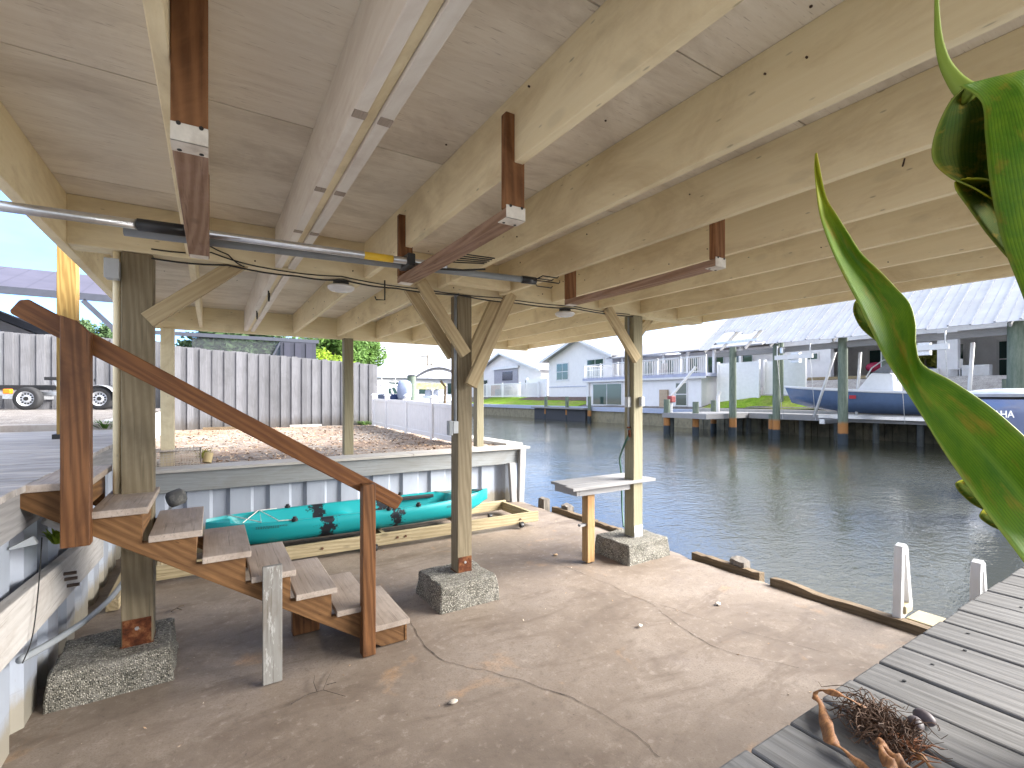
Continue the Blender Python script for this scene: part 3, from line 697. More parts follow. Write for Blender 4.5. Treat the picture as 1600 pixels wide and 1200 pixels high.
# ---------------------------------------------------------------- hanging lumber racks
def rack(x, lb, jx):
    t = thing('lumber_rack', lb, 'rack', (x, 2.3, EYE + .72), 'red brown U-shaped racks under the joists')
    y0, y1, zb = 1.64, 2.97, EYE + .72; hw = .045
    b = B(); b.box(x - hw, x + hw, y0, y0 + .04, zb + .041, CZ - (.01 if x < .5 else .09)); mk('upright', b, redrackz, t, bev=.004)
    b = B(); b.box(x - hw, x + hw, y1 - .04, y1, zb + .041, JB + .20); mk('upright', b, redrackz, t, bev=.004)
    b = B(); rows = []
    for i in range(13):
        y = y0 + (y1 - y0) * i / 12; dz = -.006 * math.sin(math.pi * i / 12)
        rows.append([(x - hw, y, zb + dz), (x + hw, y, zb + dz), (x + hw, y, zb + .04 + dz), (x - hw, y, zb + .04 + dz)])
    b.grid(rows, close=True); b.bm.verts.ensure_lookup_table(); b.bm.faces.new(b.bm.verts[:4]); b.bm.faces.new(b.bm.verts[-4:])
    mk('crossbar', b, redrack, t, bev=.004)
    b = B(); b.box(x - hw, x + hw, y0 - .0035, y0 - .0005, zb - .003, zb + .05); b.box(x - hw, x + hw, y0 - .0035, y0 + .065, zb - .0035, zb - .0008); br = mk('bracket', b, rackplate, t)
    b = B()
    for sx in (-.026, .028):
        b.cyl((x + sx, y0 - .006, zb + .048), .006, .004, 8, axis='y'); b.cyl((x + sx, y0 + .05, zb - .006), .006, .004, 8)
    mk('screw', b, black, br)
    b = B(); b.box(x - hw * .9, x + hw * .9, y1 - .06, y1 + .003, zb - .0035, zb - .0008); mk('bracket', b, rackplate, t)
    return t
rack(-.052, 'hanging rack nearest the left edge of the roof, with the long brown upright', JX[0])
rack(1.045, 'hanging rack in the middle, its crossbar carrying the grey pole end', JX[2])
rack(2.39, 'hanging rack nearest the canal, carrying no pole', JX[4])

# ---------------------------------------------------------------- poles lying on the racks
t = thing('telescopic_pole', 'long shiny aluminium pole lying across two racks', 'pole', (-.2, 2.75, EYE + .79))
zp = EYE + .788
b = B(); b.tube([(-1.05, 2.86, zp + .008), (-.74, 2.815, zp + .004), (-.27, 2.768, zp), ], .023, 14); mk('outer_tube', b, alum, t, smooth=True)
b = B(); b.tube([(-1.7, 2.95, zp + .016), (-1.05, 2.86, zp + .008)], .0245, 14); mk('grip', b, plain('worn_grip', (.36, .29, .22), .7, var=.3, scale=40), t, smooth=True)
b = B(); b.tube([(-.285, 2.769, zp), (-.10, 2.752, zp)], .028, 14); mk('lock_sleeve', b, rubber, t, smooth=True)
b = B(); b.tube([(-.11, 2.753, zp), (1.0, 2.675, zp - .002), (1.2, 2.66, zp - .002)], .0195, 12); mk('inner_tube', b, alum, t, smooth=True)
b = B(); b.tube([(.72, 2.694, zp - .002), (.88, 2.684, zp - .002)], .0203, 12); mk('yellow_band', b, plain('yellow_tape', (.75, .48, .04), .5), t, smooth=True)
t = thing('grey_pole', 'grey plastic pipe pole with black prongs at its canal end', 'pole', (.8, 2.7, EYE + .78))
b = B(); b.tube([(-.35, 2.905, zp - .004), (.4, 2.835, zp - .004), (1.2, 2.75, zp - .004), (1.76, 2.68, zp - .004)], .0205, 12); mk('pipe', b, plain('grey_pipe', (.19, .205, .22), .45), t, smooth=True)
b = B(); b.tube([(1.755, 2.68, zp - .004), (1.86, 2.67, zp - .004)], .025, 12); mk('tip_sleeve', b, rubber, t, smooth=True)
b = B(); b.box(.955, 1.0, 2.64, 2.81, zp - .03, zp + .04); mk('clip', b, rubber, t, bev=.008)
b = B()
for dy, dz in ((-.03, .03), (.03, .025), (-.045, -.01), (.04, -.025)):
    b.tube([(1.85, 2.67, zp), (1.90, 2.67 + dy, zp + dz), (2.02, 2.665 + dy, zp + dz), (2.03, 2.665 + dy, zp + dz + .012)], .004, 6)
mk('prong', b, black, t)
t = thing('pole_fork', 'black wire fork head resting beside the middle rack', 'fork', (1.2, 2.6, EYE + .78))
b = B()
for k in range(5): b.tube([(1.13, 2.66 - k * .012, zp + .012), (1.2, 2.60 - k * .03, zp + .01 + .005 * k), (1.40, 2.55 - k * .032, zp + .018)], .0038, 6)
b.tube([(1.13, 2.66, zp), (1.12, 2.57, zp - .05), (1.25, 2.54, zp - .045), (1.38, 2.5, zp - .03)], .006, 6)
mk('prongs', b, black, t); b = B(); b.tube([(1.08, 2.70, zp + .005), (1.15, 2.64, zp + .005)], .014, 8); mk('socket', b, rubber, t, smooth=True)

# ================================================================== STAIRS
t = thing('stairs', 'brown timber stairs with handrail descending from the deck to the slab', 'stairs', (.3, 3.75, 0))
XN, RUN, RISE, Z1 = 1.24, .257, .168, .17
SY0, SY1 = 3.43, 4.11
def stringer(y0, y1):
    poly = [(XN - .03, 0)]
    for k in range(8):
        xf = XN - .03 - RUN * k; zt = Z1 + RISE * k - .04
        poly += [(xf, zt)]
        poly += [(xf - RUN, zt)]
    xe = XN - .03 - RUN * 8; poly = poly[:-1] + [(-.85, Z1 + RISE * 7 - .04), (-.85, Z1 + .654 * (XN + .85) - .30)]
    xb = XN - (.30 - Z1) / .654 ; poly += [(xb + (0.0), 0.0)]
    b = B(); b.prism([(x, y0, z) for x, z in poly], (0, y1 - y0, 0)); return mk('stringer', b, stringw, t, bev=.003, frame=axis_frame(Vector((RUN, 0, -RISE))))
stringer(SY0, SY0 + .042); stringer(SY1 - .06, SY1 - .02)
for k in range(8):
    xf = XN - RUN * k; zt = Z1 + RISE * k
    b = B(); b.box(xf - RUN - (.0 if k < 7 else .06), xf, SY0 - .035, SY1 + .015, zt - .039, zt)
    if k < 7: pass
    mk('tread', b, treadw, t, bev=.004)
    b = B(); b.box(xf - .055, xf - .031, SY0 + .044, SY1 - .062, max(0, zt - RISE + .002), zt - .041); mk('riser', b, riserw, t)
b = B(); b.box(XN - .029, XN - .012, SY0 - .005, SY1, .0, Z1 - .041); mk('riser', b, stringw, t, bev=.003)
b = B(); b.box(.885, .975, 3.345, 3.428, .0, 1.19); mk('handrail_post', b, brownst['z'], t, bev=.005)
b = B(); b.prism([(-.665, 3.35, 1.01), (-.545, 3.35, 1.01), (-.545, 3.35, 2.14), (-.6, 3.35, 2.2), (-.665, 3.35, 2.225)], (0, .075, 0)); mk('handrail_post', b, brownst['z'], t, bev=.005)
b = B(); pL, pR = Vector((-.85, 3.431, 2.275)), Vector((1.18, 3.431, 1.01)); dv = (pR - pL).normalized(); up = Vector((-dv.z, 0, dv.x)); hh = .052
b.prism([pL + up * hh + dv * .025, pR + up * hh - dv * .012, pR + up * (hh - .012), pR - up * (hh - .02), pR - up * hh - dv * .02, pL - up * hh + dv * .012, pL - up * (hh - .012), pL + up * (hh - .025)], (0, .04, 0)); mk('handrail', b, railw, t, bev=.006, frame=axis_frame(dv))
b = B(); b.box(.272, .382, 3.352, 3.39, 0, .735); mk('prop_board', b, propw, t, bev=.003, label='peeling grey prop board')
b = B(); b.box(.52, .71, 3.93, 4.02, 0, .24); mk('prop_block', b, brownst['z'], t, bev=.004)
b = B(); b.box(-.86, -.853, 3.40, 3.5, 1.10, 1.30); b.hexa([(-.86, 3.38, 1.03), (-.76, 3.40, 1.04), (-.76, 3.43, 1.04), (-.86, 3.43, 1.03), (-.86, 3.38, 1.04), (-.78, 3.41, 1.08), (-.78, 3.43, 1.08), (-.86, 3.43, 1.04)]); mk('hanger', b, pvc_grey, t)

# ================================================================== LEFT DECK AND SEAWALLS
t = thing('raised_deck', 'weathered pale plank deck at the top of the stairs', 'deck', (-2.5, 4.5, 1.2))
for i in range(56):
    y = .62 + i * .147
    if y > 8.55: break
    b = B(); x1 = -.80 + .012 * nrm((i, 2, 3), 3.3); dz = .003 * nrm((i * 1.7, 1, 1)); b.box(-4.8, x1, y, y + .139, 1.315 + dz, 1.35 + dz); mk('deck_board', b, deckw, t, bev=.004)
b = B(); b.box(-.87, -.832, .6, 8.55, 1.10, 1.312); mk('rim_joist', b, greyw['y'], t, bev=.004)
b = B(); b.box(-4.8, -.87, .64, .68, 1.05, 1.312); b.box(-4.8, -.87, 4.4, 4.44, 1.1, 1.312); mk('rim_joist', b, greyw['x'], t)
def corrug(length, z0, z1, depth=.045, pitch=.46, bulge=.0):
    pr = []; u = 0; k = 0
    seq = ((.0, 0), (.15, 0), (.19, 1), (.42, 1), (.46, 0))
    while u < length:
        for du, d_ in seq[:-1]: pr.append((min(u + du, length), d_ * depth))
        pr.append((min(u + .452, length), .15 * depth)); pr.append((min(u + .455, length), -.2 * depth)); u += pitch
    return pr
def sheet_wall(origin, ax, nx_, length, z0, z1, name, label, cat):
    t = thing(name, label, cat, origin); O = Vector(origin); ax = Vector(ax); nx_ = Vector(nx_)
    b = B(); rows = []
    for z in (z0, (z0 + z1) / 2, z1): rows.append([O + ax * u + nx_ * d_ + Vector((0, 0, z - O.z)) for u, d_ in corrug(length, z0, z1)])
    b.grid(rows); mk('sheet_piling', b, sheetm, t, bev=0, solid=.012); return t
swl = sheet_wall((-.92, -1.6, 0), (0, 1, 0), (1, 0, 0), 8.78, -.05, 1.30, 'seawall', 'white vinyl sheet wall under the raised deck along the left of the slab', 'seawall')
def slant_wale(y0, y1, zt0, zt1, zb0, zb1, x0=-.84, x1=-.775):
    b = B(); b.hexa([(x0, y0, zb0), (x1, y0, zb0), (x1, y1, zb1), (x0, y1, zb1), (x0, y0, zt0), (x1, y0, zt0), (x1, y1, zt1), (x0, y1, zt1)])
    return mk('wale', b, waley, swl, bev=.006)
slant_wale(1.2, 5.3, .98, .69, .72, .44)
wbolt = plain('rusty_bolt', (.07, .05, .04), .7)
for yy, zz in ((4.02, .66), (4.08, .60), (4.0, .70)): q = B(); q.cyl((-.775, yy, zz), .012, .06, 6, axis='x'); mk('bolt', q, wbolt, swl)
swb = sheet_wall((-.90, 7.22, 0), (1, 0, 0), (0, -1, 0), 5.56, -.05, .80, 'seawall', 'white corrugated sheet wall behind the kayak at the yard edge', 'seawall')
b = B(); b.box(-.88, 4.72, 7.075, 7.12, .64, .885); mk('wale', b, walew, swb, bev=.006)
b = B()
xs = [-.9, 1.1, 2.62, 4.78]
for a, c in zip(xs, xs[1:]): b.box(a + .002, c - .002, 7.02, 7.44, .888, .925)
mk('cap_board', b, capw, swb, bev=.004)
for x, ln in ((4.40, -.03), (4.62, .05)):
    b = B(); b.hexa([(x - .05 - ln, 6.98, -.1), (x + .05 - ln, 6.98, -.1), (x + .05 - ln, 7.05, -.1), (x - .05 - ln, 7.05, -.1), (x - .06, 7.0, .66 if ln < 0 else .88), (x + .06, 7.0, .66 if ln < 0 else .88), (x + .06, 7.07, .66 if ln < 0 else .88), (x - .06, 7.07, .66 if ln < 0 else .88)])
    mk('batter_pile', b, greyw['z'], swb, bev=.005)
t = thing('seawall', 'grey concrete seawall along the canal edge below the white vinyl fence', 'seawall', (4.75, 30, 0))
b = B(); b.box(4.62, 4.80, 7.45, 90, -1.5, .86); mk('wall_face', b, aggm, t); b = B(); b.box(4.55, 4.9, 7.45, 90, .862, .95); mk('cap', b, capw, t)
rotz = wood('rotten_grey_z', (.20, .175, .15), (.12, .105, .09), 'z', dark=(.05, .045, .04), rings=.3, bump=1)
# timber along the canal lip
for i, (y0, y1, x, z, lb) in enumerate(((1.05, 2.62, 4.64, .02, 'dark rotten edge timber along the canal, nearest the white ladder'), (2.75, 3.55, 4.68, .015, 'short dark edge timber along the canal, just before the bench post footing'), (4.3, 5.15, 4.66, .01, 'dark rotten edge timber along the canal, behind the bench'), (5.2, 6.2, 4.68, .02, 'dark rotten edge timber along the canal, beyond the end of the kayak cradle'))):
    b = B(); rows = []
    for k in range(13):
        y = y0 + (y1 - y0) * k / 12; j = .014 * nrm((y * 5, i, 2)); h_ = .015 + .05 * nrm((y * 3, i, 8)) + .02 * nrm((y * 13, i, 8))
        rows.append([(x - .045 + j, y, -.2), (x + .05 + j, y, -.2), (x + .05 + j, y, z + h_ * .6), (x - .045 + j, y, z + h_)])
    b.grid(rows, close=True); b.bm.verts.ensure_lookup_table(); b.bm.faces.new(b.bm.verts[:4]); b.bm.faces.new(b.bm.verts[-4:])
    tag(mk('edge_timber', b, rotw, bev=.005), lb, 'timber', 'rotten timbers along the canal edge')
for (x, y, lb) in ((4.73, 3.02, 'stub of a cut grey post standing at the canal lip right of the bench footing'), (4.76, 5.95, 'broken grey post stub at the canal lip beyond the bench'), (4.74, 6.55, 'low broken post stub at the canal lip beside the corrugated wall end')):
    b = B(); b.hexa([(x - .07, y - .09, -.4), (x + .07, y - .09, -.4), (x + .07, y + .09, -.4), (x - .07, y + .09, -.4), (x - .07, y - .09, .09), (x + .06, y - .08, .075), (x + .07, y + .09, .10), (x - .06, y + .08, .085)])
    bmesh.ops.subdivide_edges(b.bm, edges=b.bm.edges, cuts=3, use_grid_fill=True)
    for v in b.bm.verts: v.co += Vector((1, 1, 1)) * .02 * nrm(v.co, 14)
    tag(mk('post_stub', b, rotz), lb, 'post stub', 'broken post stubs at the canal lip')

# ================================================================== KAYAK AND ITS FRAME
t = thing('kayak_cradle', 'low weathered timber cradle lying on the slab under the kayak', 'timber cradle', (1.7, 6.05, 0))
b = B(); b.hexa([(-.45, 5.72, .03), (3.92, 5.55, .045), (3.92, 5.595, .045), (-.45, 5.765, .03), (-.45, 5.72, .17), (3.92, 5.55, .185), (3.92, 5.595, .185), (-.45, 5.765, .17)]); mk('rail', b, beamw, t, bev=.005)
b = B(); b.hexa([(-.45, 6.50, .03), (3.90, 6.40, .045), (3.90, 6.445, .045), (-.45, 6.545, .03), (-.45, 6.50, .17), (3.90, 6.40, .185), (3.90, 6.445, .185), (-.45, 6.545, .17)]); mk('rail', b, beamw, t, bev=.005)
for x in (3.85, 2.9, 1.75, .55, -.43):
    b = B(); b.box(x - .022, x + .022, 5.77 - .04 * x - .02, 6.49 - .02 * x, .04, .172); mk('crosspiece', b, beamy, t, bev=.004)
rbolt = plain('rust_bolt_b', (.09, .04, .02), .8)
for x in (1.05, 1.9, 2.0, 2.85, 3.62): q = B(); q.cyl((x, 5.72 - (x + .45) * .039 - .012, .11), .014, .01, 8, axis='y'); mk('bolt', q, rbolt, t)
for x, y in ((3.62, 5.53), (1.62, 5.6), (3.5, 6.2)):
    q = B(); q.lathe((x - .025, y, .032), [(.012, 0), (.034, .004), (.036, .025), (.034, .046), (.012, .05)], 14, axis='x'); q.box(x - .03, x + .03, y - .02, y + .02, .05, .075); mk('caster', q, rubber, t, smooth=40)
def kayak():
    L = 3.42
    t = thing('kayak', 'turquoise sit-on-top kayak with black blotches on a timber cradle', 'kayak', (-.05, 6.13, .17), rz=-.022)
    N = 46; rows = []
    def prof(u):
        wv = .40 * (max(0, 1 - abs(2 * u - .96) ** 3.0)) ** .62
        if u < .06: wv = max(wv, .13 * (u / .06) ** .5)
        return max(wv, .012)
    def rock(u): return .10 * max(0, (u - .78) / .22) ** 2 * 1.6 + .06 * max(0, (.12 - u) / .12) ** 2
    def gun(u): return .27 + .035 * max(0, (u - .6) / .4) ** 2 + .02 * max(0, (.2 - u) / .2)
    for i in range(N + 1):
        u = i / N; x = u * L; wv = prof(u); kz = rock(u); gz = gun(u); dp = gz - kz
        xb = x
        # interior tub depth
        def bump_(a, c, e): return max(0, min(1, min((u - a) / e, (c - u) / e)))
        tub = .15 * bump_(.07, .84, .02); seat = .05 * bump_(.36, .46, .02)
        fl = gz - .03 - tub + seat
        half = [(0, kz), (.35, kz + .004), (.72, kz + .03 * dp / .27), (.93, kz + .10 * dp / .27), (1.0, kz + .19 * dp / .27), (.99, gz - .012), (.955, gz), (.87, gz - .003), (.82, gz - .02), (.78, fl + .035), (.70, fl + .004), (.35, fl), (.22, fl + .03 * (1 if tub > .05 else 0)), (0, fl + .034 * (1 if tub > .05 else 0))]
        loop = [(xb, wv * a, z) for a, z in half] + [(xb, -wv * a, z) for a, z in half[-2:0:-1]]
        rows.append(loop)
    b = B(); b.grid(rows, close=True); b.bm.verts.ensure_lookup_table(); n = len(rows[0]); b.bm.faces.new(b.bm.verts[:n]); b.bm.faces.new(b.bm.verts[-n:])
    mk('hull', b, kayakm, t, smooth=50)
    gy = lambda u, s: s * prof(u) * .95
    G = lambda u, s, dz=.006: (u * L, gy(u, s), gun(u) + dz)
    b = B(); b.tube([G(.06, .9), G(.15, -1), G(.155, 1), G(.20, -.95), G(.24, -1)], .006, 6); b.tube([G(.1, -.98), G(.15, .98), G(.21, .98)], .005, 6); mk('bungee', b, cord_w, t)
    b = B(); b.tube([G(.80, -1), G(.87, 0, -.01), G(.80, 1), G(.92, 0, .0), G(.80, -1)], .006, 6); mk('bungee', b, cord_w, t)
    for u in (.245, .55, .66):
        for s_ in (-1, 1):
            b = B(); b.cyl((u * L, gy(u, s_), gun(u) - .01), .033, .03, 12); b.cyl((u * L, gy(u, s_), gun(u) + .02), .02, .02, 10); mk('fitting', b, rubber, t, smooth=40)
    b = B(); b.box(.47 * L, .60 * L, -.17, .17, gun(.5) - .10, gun(.5) - .085); b.box(.455 * L, .475 * L, -.18, .18, gun(.5) - .10, gun(.5) + .12) ; b.bm.free()
    b = B(); b.box(.64 * L, .79 * L, .24, .30, gun(.7) - .055, gun(.7) - .012); mk('side_pad', b, rubber, t, bev=.008)
    b = B(); b.box(.93 * L, .975 * L, -.028, .028, gun(.95) + .001, gun(.95) + .012); mk('carry_handle', b, rubber, t, bev=.006)
    b = B(); b.tube([(.3 * L, -.24, gun(.3) - .17), (.33 * L, -.24, gun(.3) - .168)], .03, 8); b.box(.26 * L, .74 * L, -.26, .26, gun(.5) - .158, gun(.5) - .148); mk('deck_mat', b, plain('grey_mat', (.36, .37, .38), .8), t)
    mk_ = B(); rr2 = random.Random(9)
    for u0, u1, zz in ((.775, .86, .205), (.775, .85, .19), (.135, .22, .225), (.135, .20, .21)):
        u = u0
        while u < u1:
            du = rr2.uniform(.003, .007); y = -prof(u + du / 2); y2 = -prof(u + du) - .0035
            mk_.hexa([(u * L, -prof(u) - .0005, zz), ((u + du) * L, -prof(u + du) - .0005, zz), ((u + du) * L, -prof(u + du) - .003, zz), (u * L, -prof(u) - .003, zz), (u * L, -prof(u) - .0005, zz + .011), ((u + du) * L, -prof(u + du) - .0005, zz + .011), ((u + du) * L, -prof(u + du) - .003, zz + .011), (u * L, -prof(u) - .003, zz + .011)])
            u += du + .0022
    mk('worn_lettering', mk_, plain('worn_print', (.02, .14, .15), .5), t)
kayak()

# ================================================================== BENCH, HOSE
t = thing('bench', 'narrow weathered side table fixed to the canal post and standing on one brown leg', 'side table', (3.75, 4.1, 0))
for k in range(3):
    b = B(); y = 3.86 + k * .165
    if k == 0: b.box(3.165, 4.40, y, y + .155, .818, .85)
    else: b.box(3.20 + .02 * k, 4.06 if k == 1 and False else 4.38, y, y + .16, .82, .85)
    mk('top_board', b, greyw['x'], t, bev=.004)
b = B(); b.box(3.30, 4.05, 3.92, 3.96, .745, .817); b.box(3.26, 3.30, 3.92, 4.3, .75, .817); mk('cleat', b, greyw['x'], t, bev=.003)
b = B(); b.box(3.45, 3.55, 3.963, 4.06, 0, .816); mk('leg', b, benchleg, t, bev=.005)
b = B(); b.box(3.36, 3.447, 3.98, 4.02, .40, .425); mk('peg', b, greyw['x'], t)
def cat0(P, u):
    n = len(P) - 1; x = min(max(u * n, 0), n - 1e-6); i = int(x); f = x - i; g = lambda k: P[min(max(k, 0), n)]
    return [0.5 * (2 * b + (c - a) * f + (2 * a - 5 * b + 4 * c - d) * f * f + (3 * b - a - 3 * c + d) * f ** 3) for a, b, c, d in zip(g(i - 1), g(i), g(i + 1), g(i + 2))]
t = thing('garden_hose', 'dark green hose hanging down beside the canal post', 'hose', (4.0, 3.9, .2))
b = B(); pts = [(4.03, 3.93, 1.36), (4.0, 3.915, 1.25), (3.985, 3.905, 1.05), (3.95, 3.9, .86), (3.93, 4.37, .6) if False else (3.945, 3.9, .84)]
b.tube([Vector(cat0([(4.03, 3.93, 1.36), (4.04, 4.02, 1.22), (4.18, 4.22, 1.05), (4.38, 4.40, .86), (4.43, 4.44, .6), (4.40, 4.40, .38), (4.30, 4.28, .23), (4.28, 4.26, .21)], k_ / 40)) for k_ in range(41)], .011, 8); mk('tube', b, hosem, t, smooth=True)
b = B(); b.tube([(4.045, 3.93, 1.42), (4.04, 3.925, 1.34)], .016, 8); b.tube([(4.0, 3.92, 1.45), (4.07, 3.94, 1.45)], .01, 6); mk('tap', b, rustm, t, smooth=True)

# ================================================================== FOREGROUND DOCK
t = thing('grey_dock', 'grey plank dock at the near right beside the canal ladder', 'dock', (2.5, -.4, 1.0))
i = 0; x = -1.0
while x < 7.0:
    wv = .139; y1 = .562 + .012 * nrm((i * 1.3, 4, 4), 2.7); b = B(); dz = .004 * nrm((i * 1.9, 7, 1))
    rows = []
    for k in range(9):
        y = -1.5 + (y1 + 1.5) * k / 8; e = .002 * nrm((i, y * 2, 3), 1.7)
        rows.append([(x + e, y, 1.064 + dz), (x + wv + e, y, 1.064 + dz), (x + wv + e, y, 1.10 + dz), (x + e, y, 1.10 + dz)])
    b.grid(rows, close=True); b.bm.verts.ensure_lookup_table(); b.bm.faces.new(b.bm.verts[:4]); b.bm.faces.new(b.bm.verts[-4:])
    o = mk('plank', b, dockw, t, bev=.005); i += 1; x += wv + .008
b = B(); b.box(-1, 7, .45, .49, .84, 1.062); b.box(-1, 7, -.7, -.66, .84, 1.062); mk('joist', b, greyw['x'], t)
for xx in (-.6, 1.6, 3.8, 6.6):
    b = B(); b.box(xx - .07, xx + .07, .30, .44, -1.0, 1.06); mk('pile', b, greyw['z'], t)
nl = B(); rr = random.Random(11)
for k in range(54):
    xx = -1 + .147 * k
    for yy in (.47, -.68):
        for dx in (.035, .105): rr.random() < .4 and nl.cyl((xx + dx + rr.uniform(-.012, .012), yy + rr.uniform(-.02, .02), 1.0995), .004, .003, 6)
o = mk('screw', nl, plain('dark_screw', (.05, .05, .05), .5, .5), t); o['kind'] = 'stuff'

# ladder at the canal edge: two white loop rails on a cream step
t = thing('boarding_ladder', 'white plastic boarding ladder with two loop rails over the canal edge', 'ladder', (4.8, 1.3, 0))
def loop(y, far):
    xa, xb, zt = 4.64, 4.86, .60; hw = .028
    def pl(poly, name, mat): b = B(); b.prism([(x, y - hw, z) for x, z in poly], (0, 2 * hw, 0)); return mk(name, b, mat, t, bev=.012)
    b = B(); outer = [(xa, .0), (xa + .03, .54), (xa + .045, .60), (xa + .10, .615), (xa + .145, .59), (xa + .24, .08)]
    inner = [(xa + .062, .05), (xa + .085, .53), (xa + .095, .535), (xa + .105, .53), (xa + .175, .12), (xa + .10, .09)]
    vs = []
    for yy in (y - hw, y + hw): vs.append(([b.bm.verts.new((x, yy, z)) for x, z in outer], [b.bm.verts.new((x, yy, z)) for x, z in inner]))
    n = 6
    for q in range(2):
        for k in range(n):
            k2 = (k + 1) % n; b.bm.faces.new((vs[q][0][k], vs[q][0][k2], vs[q][1][k2], vs[q][1][k]))
    for r_ in range(2):
        for k in range(n):
            k2 = (k + 1) % n; b.bm.faces.new((vs[0][r_][k], vs[0][r_][k2], vs[1][r_][k2], vs[1][r_][k]))
    mk('loop_rail', b, whitep, t, bev=.012, smooth=40)
    b = B(); b.box(xa + .055, xa + .19, y - .045, y + .045, .06, .125); mk('rail_foot', b, creamp, t, bev=.01)
loop(1.62, 0); loop(1.16, 1)
for zz, x0, x1 in ((.03, 4.72, 4.98), (-.3, 4.85, 5.05)):
    b = B(); b.box(x0, x1, 1.19, 1.585, zz - .06, zz); b.box(x0 - .012, x0, 1.2, 1.575, zz - .055, zz - .02); mk('step', b, creamp, t, bev=.01)
b = B(); b.box(4.60, 4.72, 1.22, 1.57, -.02, .0); mk('step_hinge', b, creamp, t, bev=.004)
# ================================================================== PLANT IN THE FOREGROUND
def cat(P, t):
    n = len(P) - 1; x = min(max(t * n, 0), n - 1e-6); i = int(x); f = x - i
    g = lambda k: P[min(max(k, 0), n)]
    return [0.5 * (2 * b + (c - a) * f + (2 * a - 5 * b + 4 * c - d) * f * f + (3 * b - a - 3 * c + d) * f ** 3) for a, b, c, d in zip(g(i - 1), g(i), g(i + 1), g(i + 2))]
def leaf(name, st, parent, mat, nl_=60, nc=10, thick=.0016):
    # stations from base to tip: left edge px, right edge px, distance, fold of the blade (metres)
    bm = bmesh.new(); uvl = bm.loops.layers.uv.new('UVMap'); rows = []
    for i in range(nl_ + 1):
        t = i / nl_; lx, ly, rx, ry, d, fo = cat(st, t); row = []
        for k in range(nc + 1):
            s = k / nc; dd = d + fo * (1 - abs(2 * s - 1) ** 1.4) + .004 * math.sin(7 * t + 5 * s)
            row.append((bm.verts.new(pt(lx + (rx - lx) * s, ly + (ry - ly) * s, dd)), s, t))
        rows.append(row)
    for a, b in zip(rows, rows[1:]):
        for k in range(nc):
            q = (a[k], a[k + 1], b[k + 1], b[k]); f = bm.faces.new([v[0] for v in q])
            for lo, v in zip(f.loops, q): lo[uvl].uv = (v[1], v[2])
    return mk(name, bm, mat, parent, smooth=True, solid=thick)
t = thing('leafy_plant', 'broad glossy green leaves of a plant at the right edge of the dock', 'plant', pt(1830, 1000, .75) * 1.0)
# the big blade
leaf('leaf', [(1640, 935, 1730, 770, .62, .03), (1600, 878, 1640, 718, .64, .03), (1550, 812, 1590, 672, .66, .03), (1510, 756, 1545, 634, .68, .028), (1474, 704, 1490, 597, .70, .025), (1441, 650, 1442, 570, .72, .02), (1412, 605, 1431, 540, .74, .018), (1384, 562, 1430, 505, .76, .018), (1364, 522, 1421, 474, .78, .018), (1341, 474, 1400, 450, .80, .018), (1320, 434, 1375, 424, .82, .018), (1303, 398, 1346, 396, .84, .014), (1289, 362, 1325, 364, .86, .010), (1280, 330, 1305, 332, .88, .006), (1275, 290, 1291, 308, .90, .003), (1273, 262, 1280, 258, .91, .001), (1274, 240, 1276, 239, .92, .0)], t, leafm, 120, 12)
leaf('leaf_lobe', [(1366, 530, 1400, 560, .86, 0), (1345, 512, 1385, 520, .86, .004), (1334, 490, 1380, 498, .86, .006), (1335, 474, 1370, 480, .86, .004), (1341, 466, 1352, 474, .86, 0)], t, leafdk, 24, 6)
leaf('leaf_lobe', [(1545, 800, 1580, 790, .76, 0), (1520, 788, 1570, 770, .76, .004), (1500, 770, 1560, 760, .76, .006), (1493, 756, 1545, 750, .76, .004), (1502, 750, 1530, 745, .76, 0)], t, leafdk, 24, 6)
leaf('leaf_lobe', [(1585, 838, 1610, 820, .74, 0), (1548, 822, 1600, 810, .74, .004), (1531, 808, 1590, 800, .74, .006), (1536, 796, 1575, 790, .74, .004)], t, leafdk, 24, 6)
# the rolled blade above it: spike, hood and hanging tube
b = B(); P = []
for i in range(25):
    q = cat([(1463, -30, .56), (1464, 20, .56), (1467, 62, .555), (1476, 98, .55), (1490, 122, .545), (1504, 138, .54), (1520, 150, .535)], i / 24); P.append((pt(*q), .0016 + .0095 * (i / 24) ** 1.3))
b.tube([p for p, _ in P], [r_ for _, r_ in P], 10); sp_ = mk('leaf_spike', b, leafm, t, smooth=True)
leaf('leaf', [(1512, 128, 1508, 136, .535, 0), (1560, 128, 1484, 160, .53, .02), (1640, 122, 1462, 208, .525, .045), (1640, 200, 1458, 248, .525, .05), (1600, 300, 1482, 275, .53, .04), (1570, 320, 1520, 293, .535, .02), (1556, 312, 1545, 308, .54, .004)], t, leafdk, 48, 12)
leaf('leaf', [(1500, 134, 1640, 100, .52, -.004), (1533, 160, 1660, 120, .515, -.02), (1540, 215, 1700, 180, .505, -.03), (1548, 290, 1730, 260, .50, -.035), (1566, 375, 1740, 360, .50, -.035), (1590, 440, 1750, 470, .50, -.03), (1622, 520, 1760, 600, .51, -.02), (1680, 640, 1770, 700, .55, -.01)], t, leafm, 70, 14)
leaf('leaf', [(1600, 425, 1625, 410, .56, 0), (1580, 408, 1610, 380, .555, .008), (1545, 368, 1590, 330, .55, .012), (1514, 325, 1565, 292, .545, .012), (1495, 298, 1540, 280, .54, .006), (1492, 284, 1510, 278, .54, 0)], t, leafdk, 36, 8)
base = pt(1860, 1080, .80); b = B()
b.tube([Vector((base.x, base.y, 1.09)), base, pt(1800, 900, .72), pt(1760, 760, .62), pt(1755, 600, .54)], [.035, .03, .022, .016, .01], 10); mk('stem', b, plain('green_stem', (.12, .2, .04), .5), t, smooth=True)
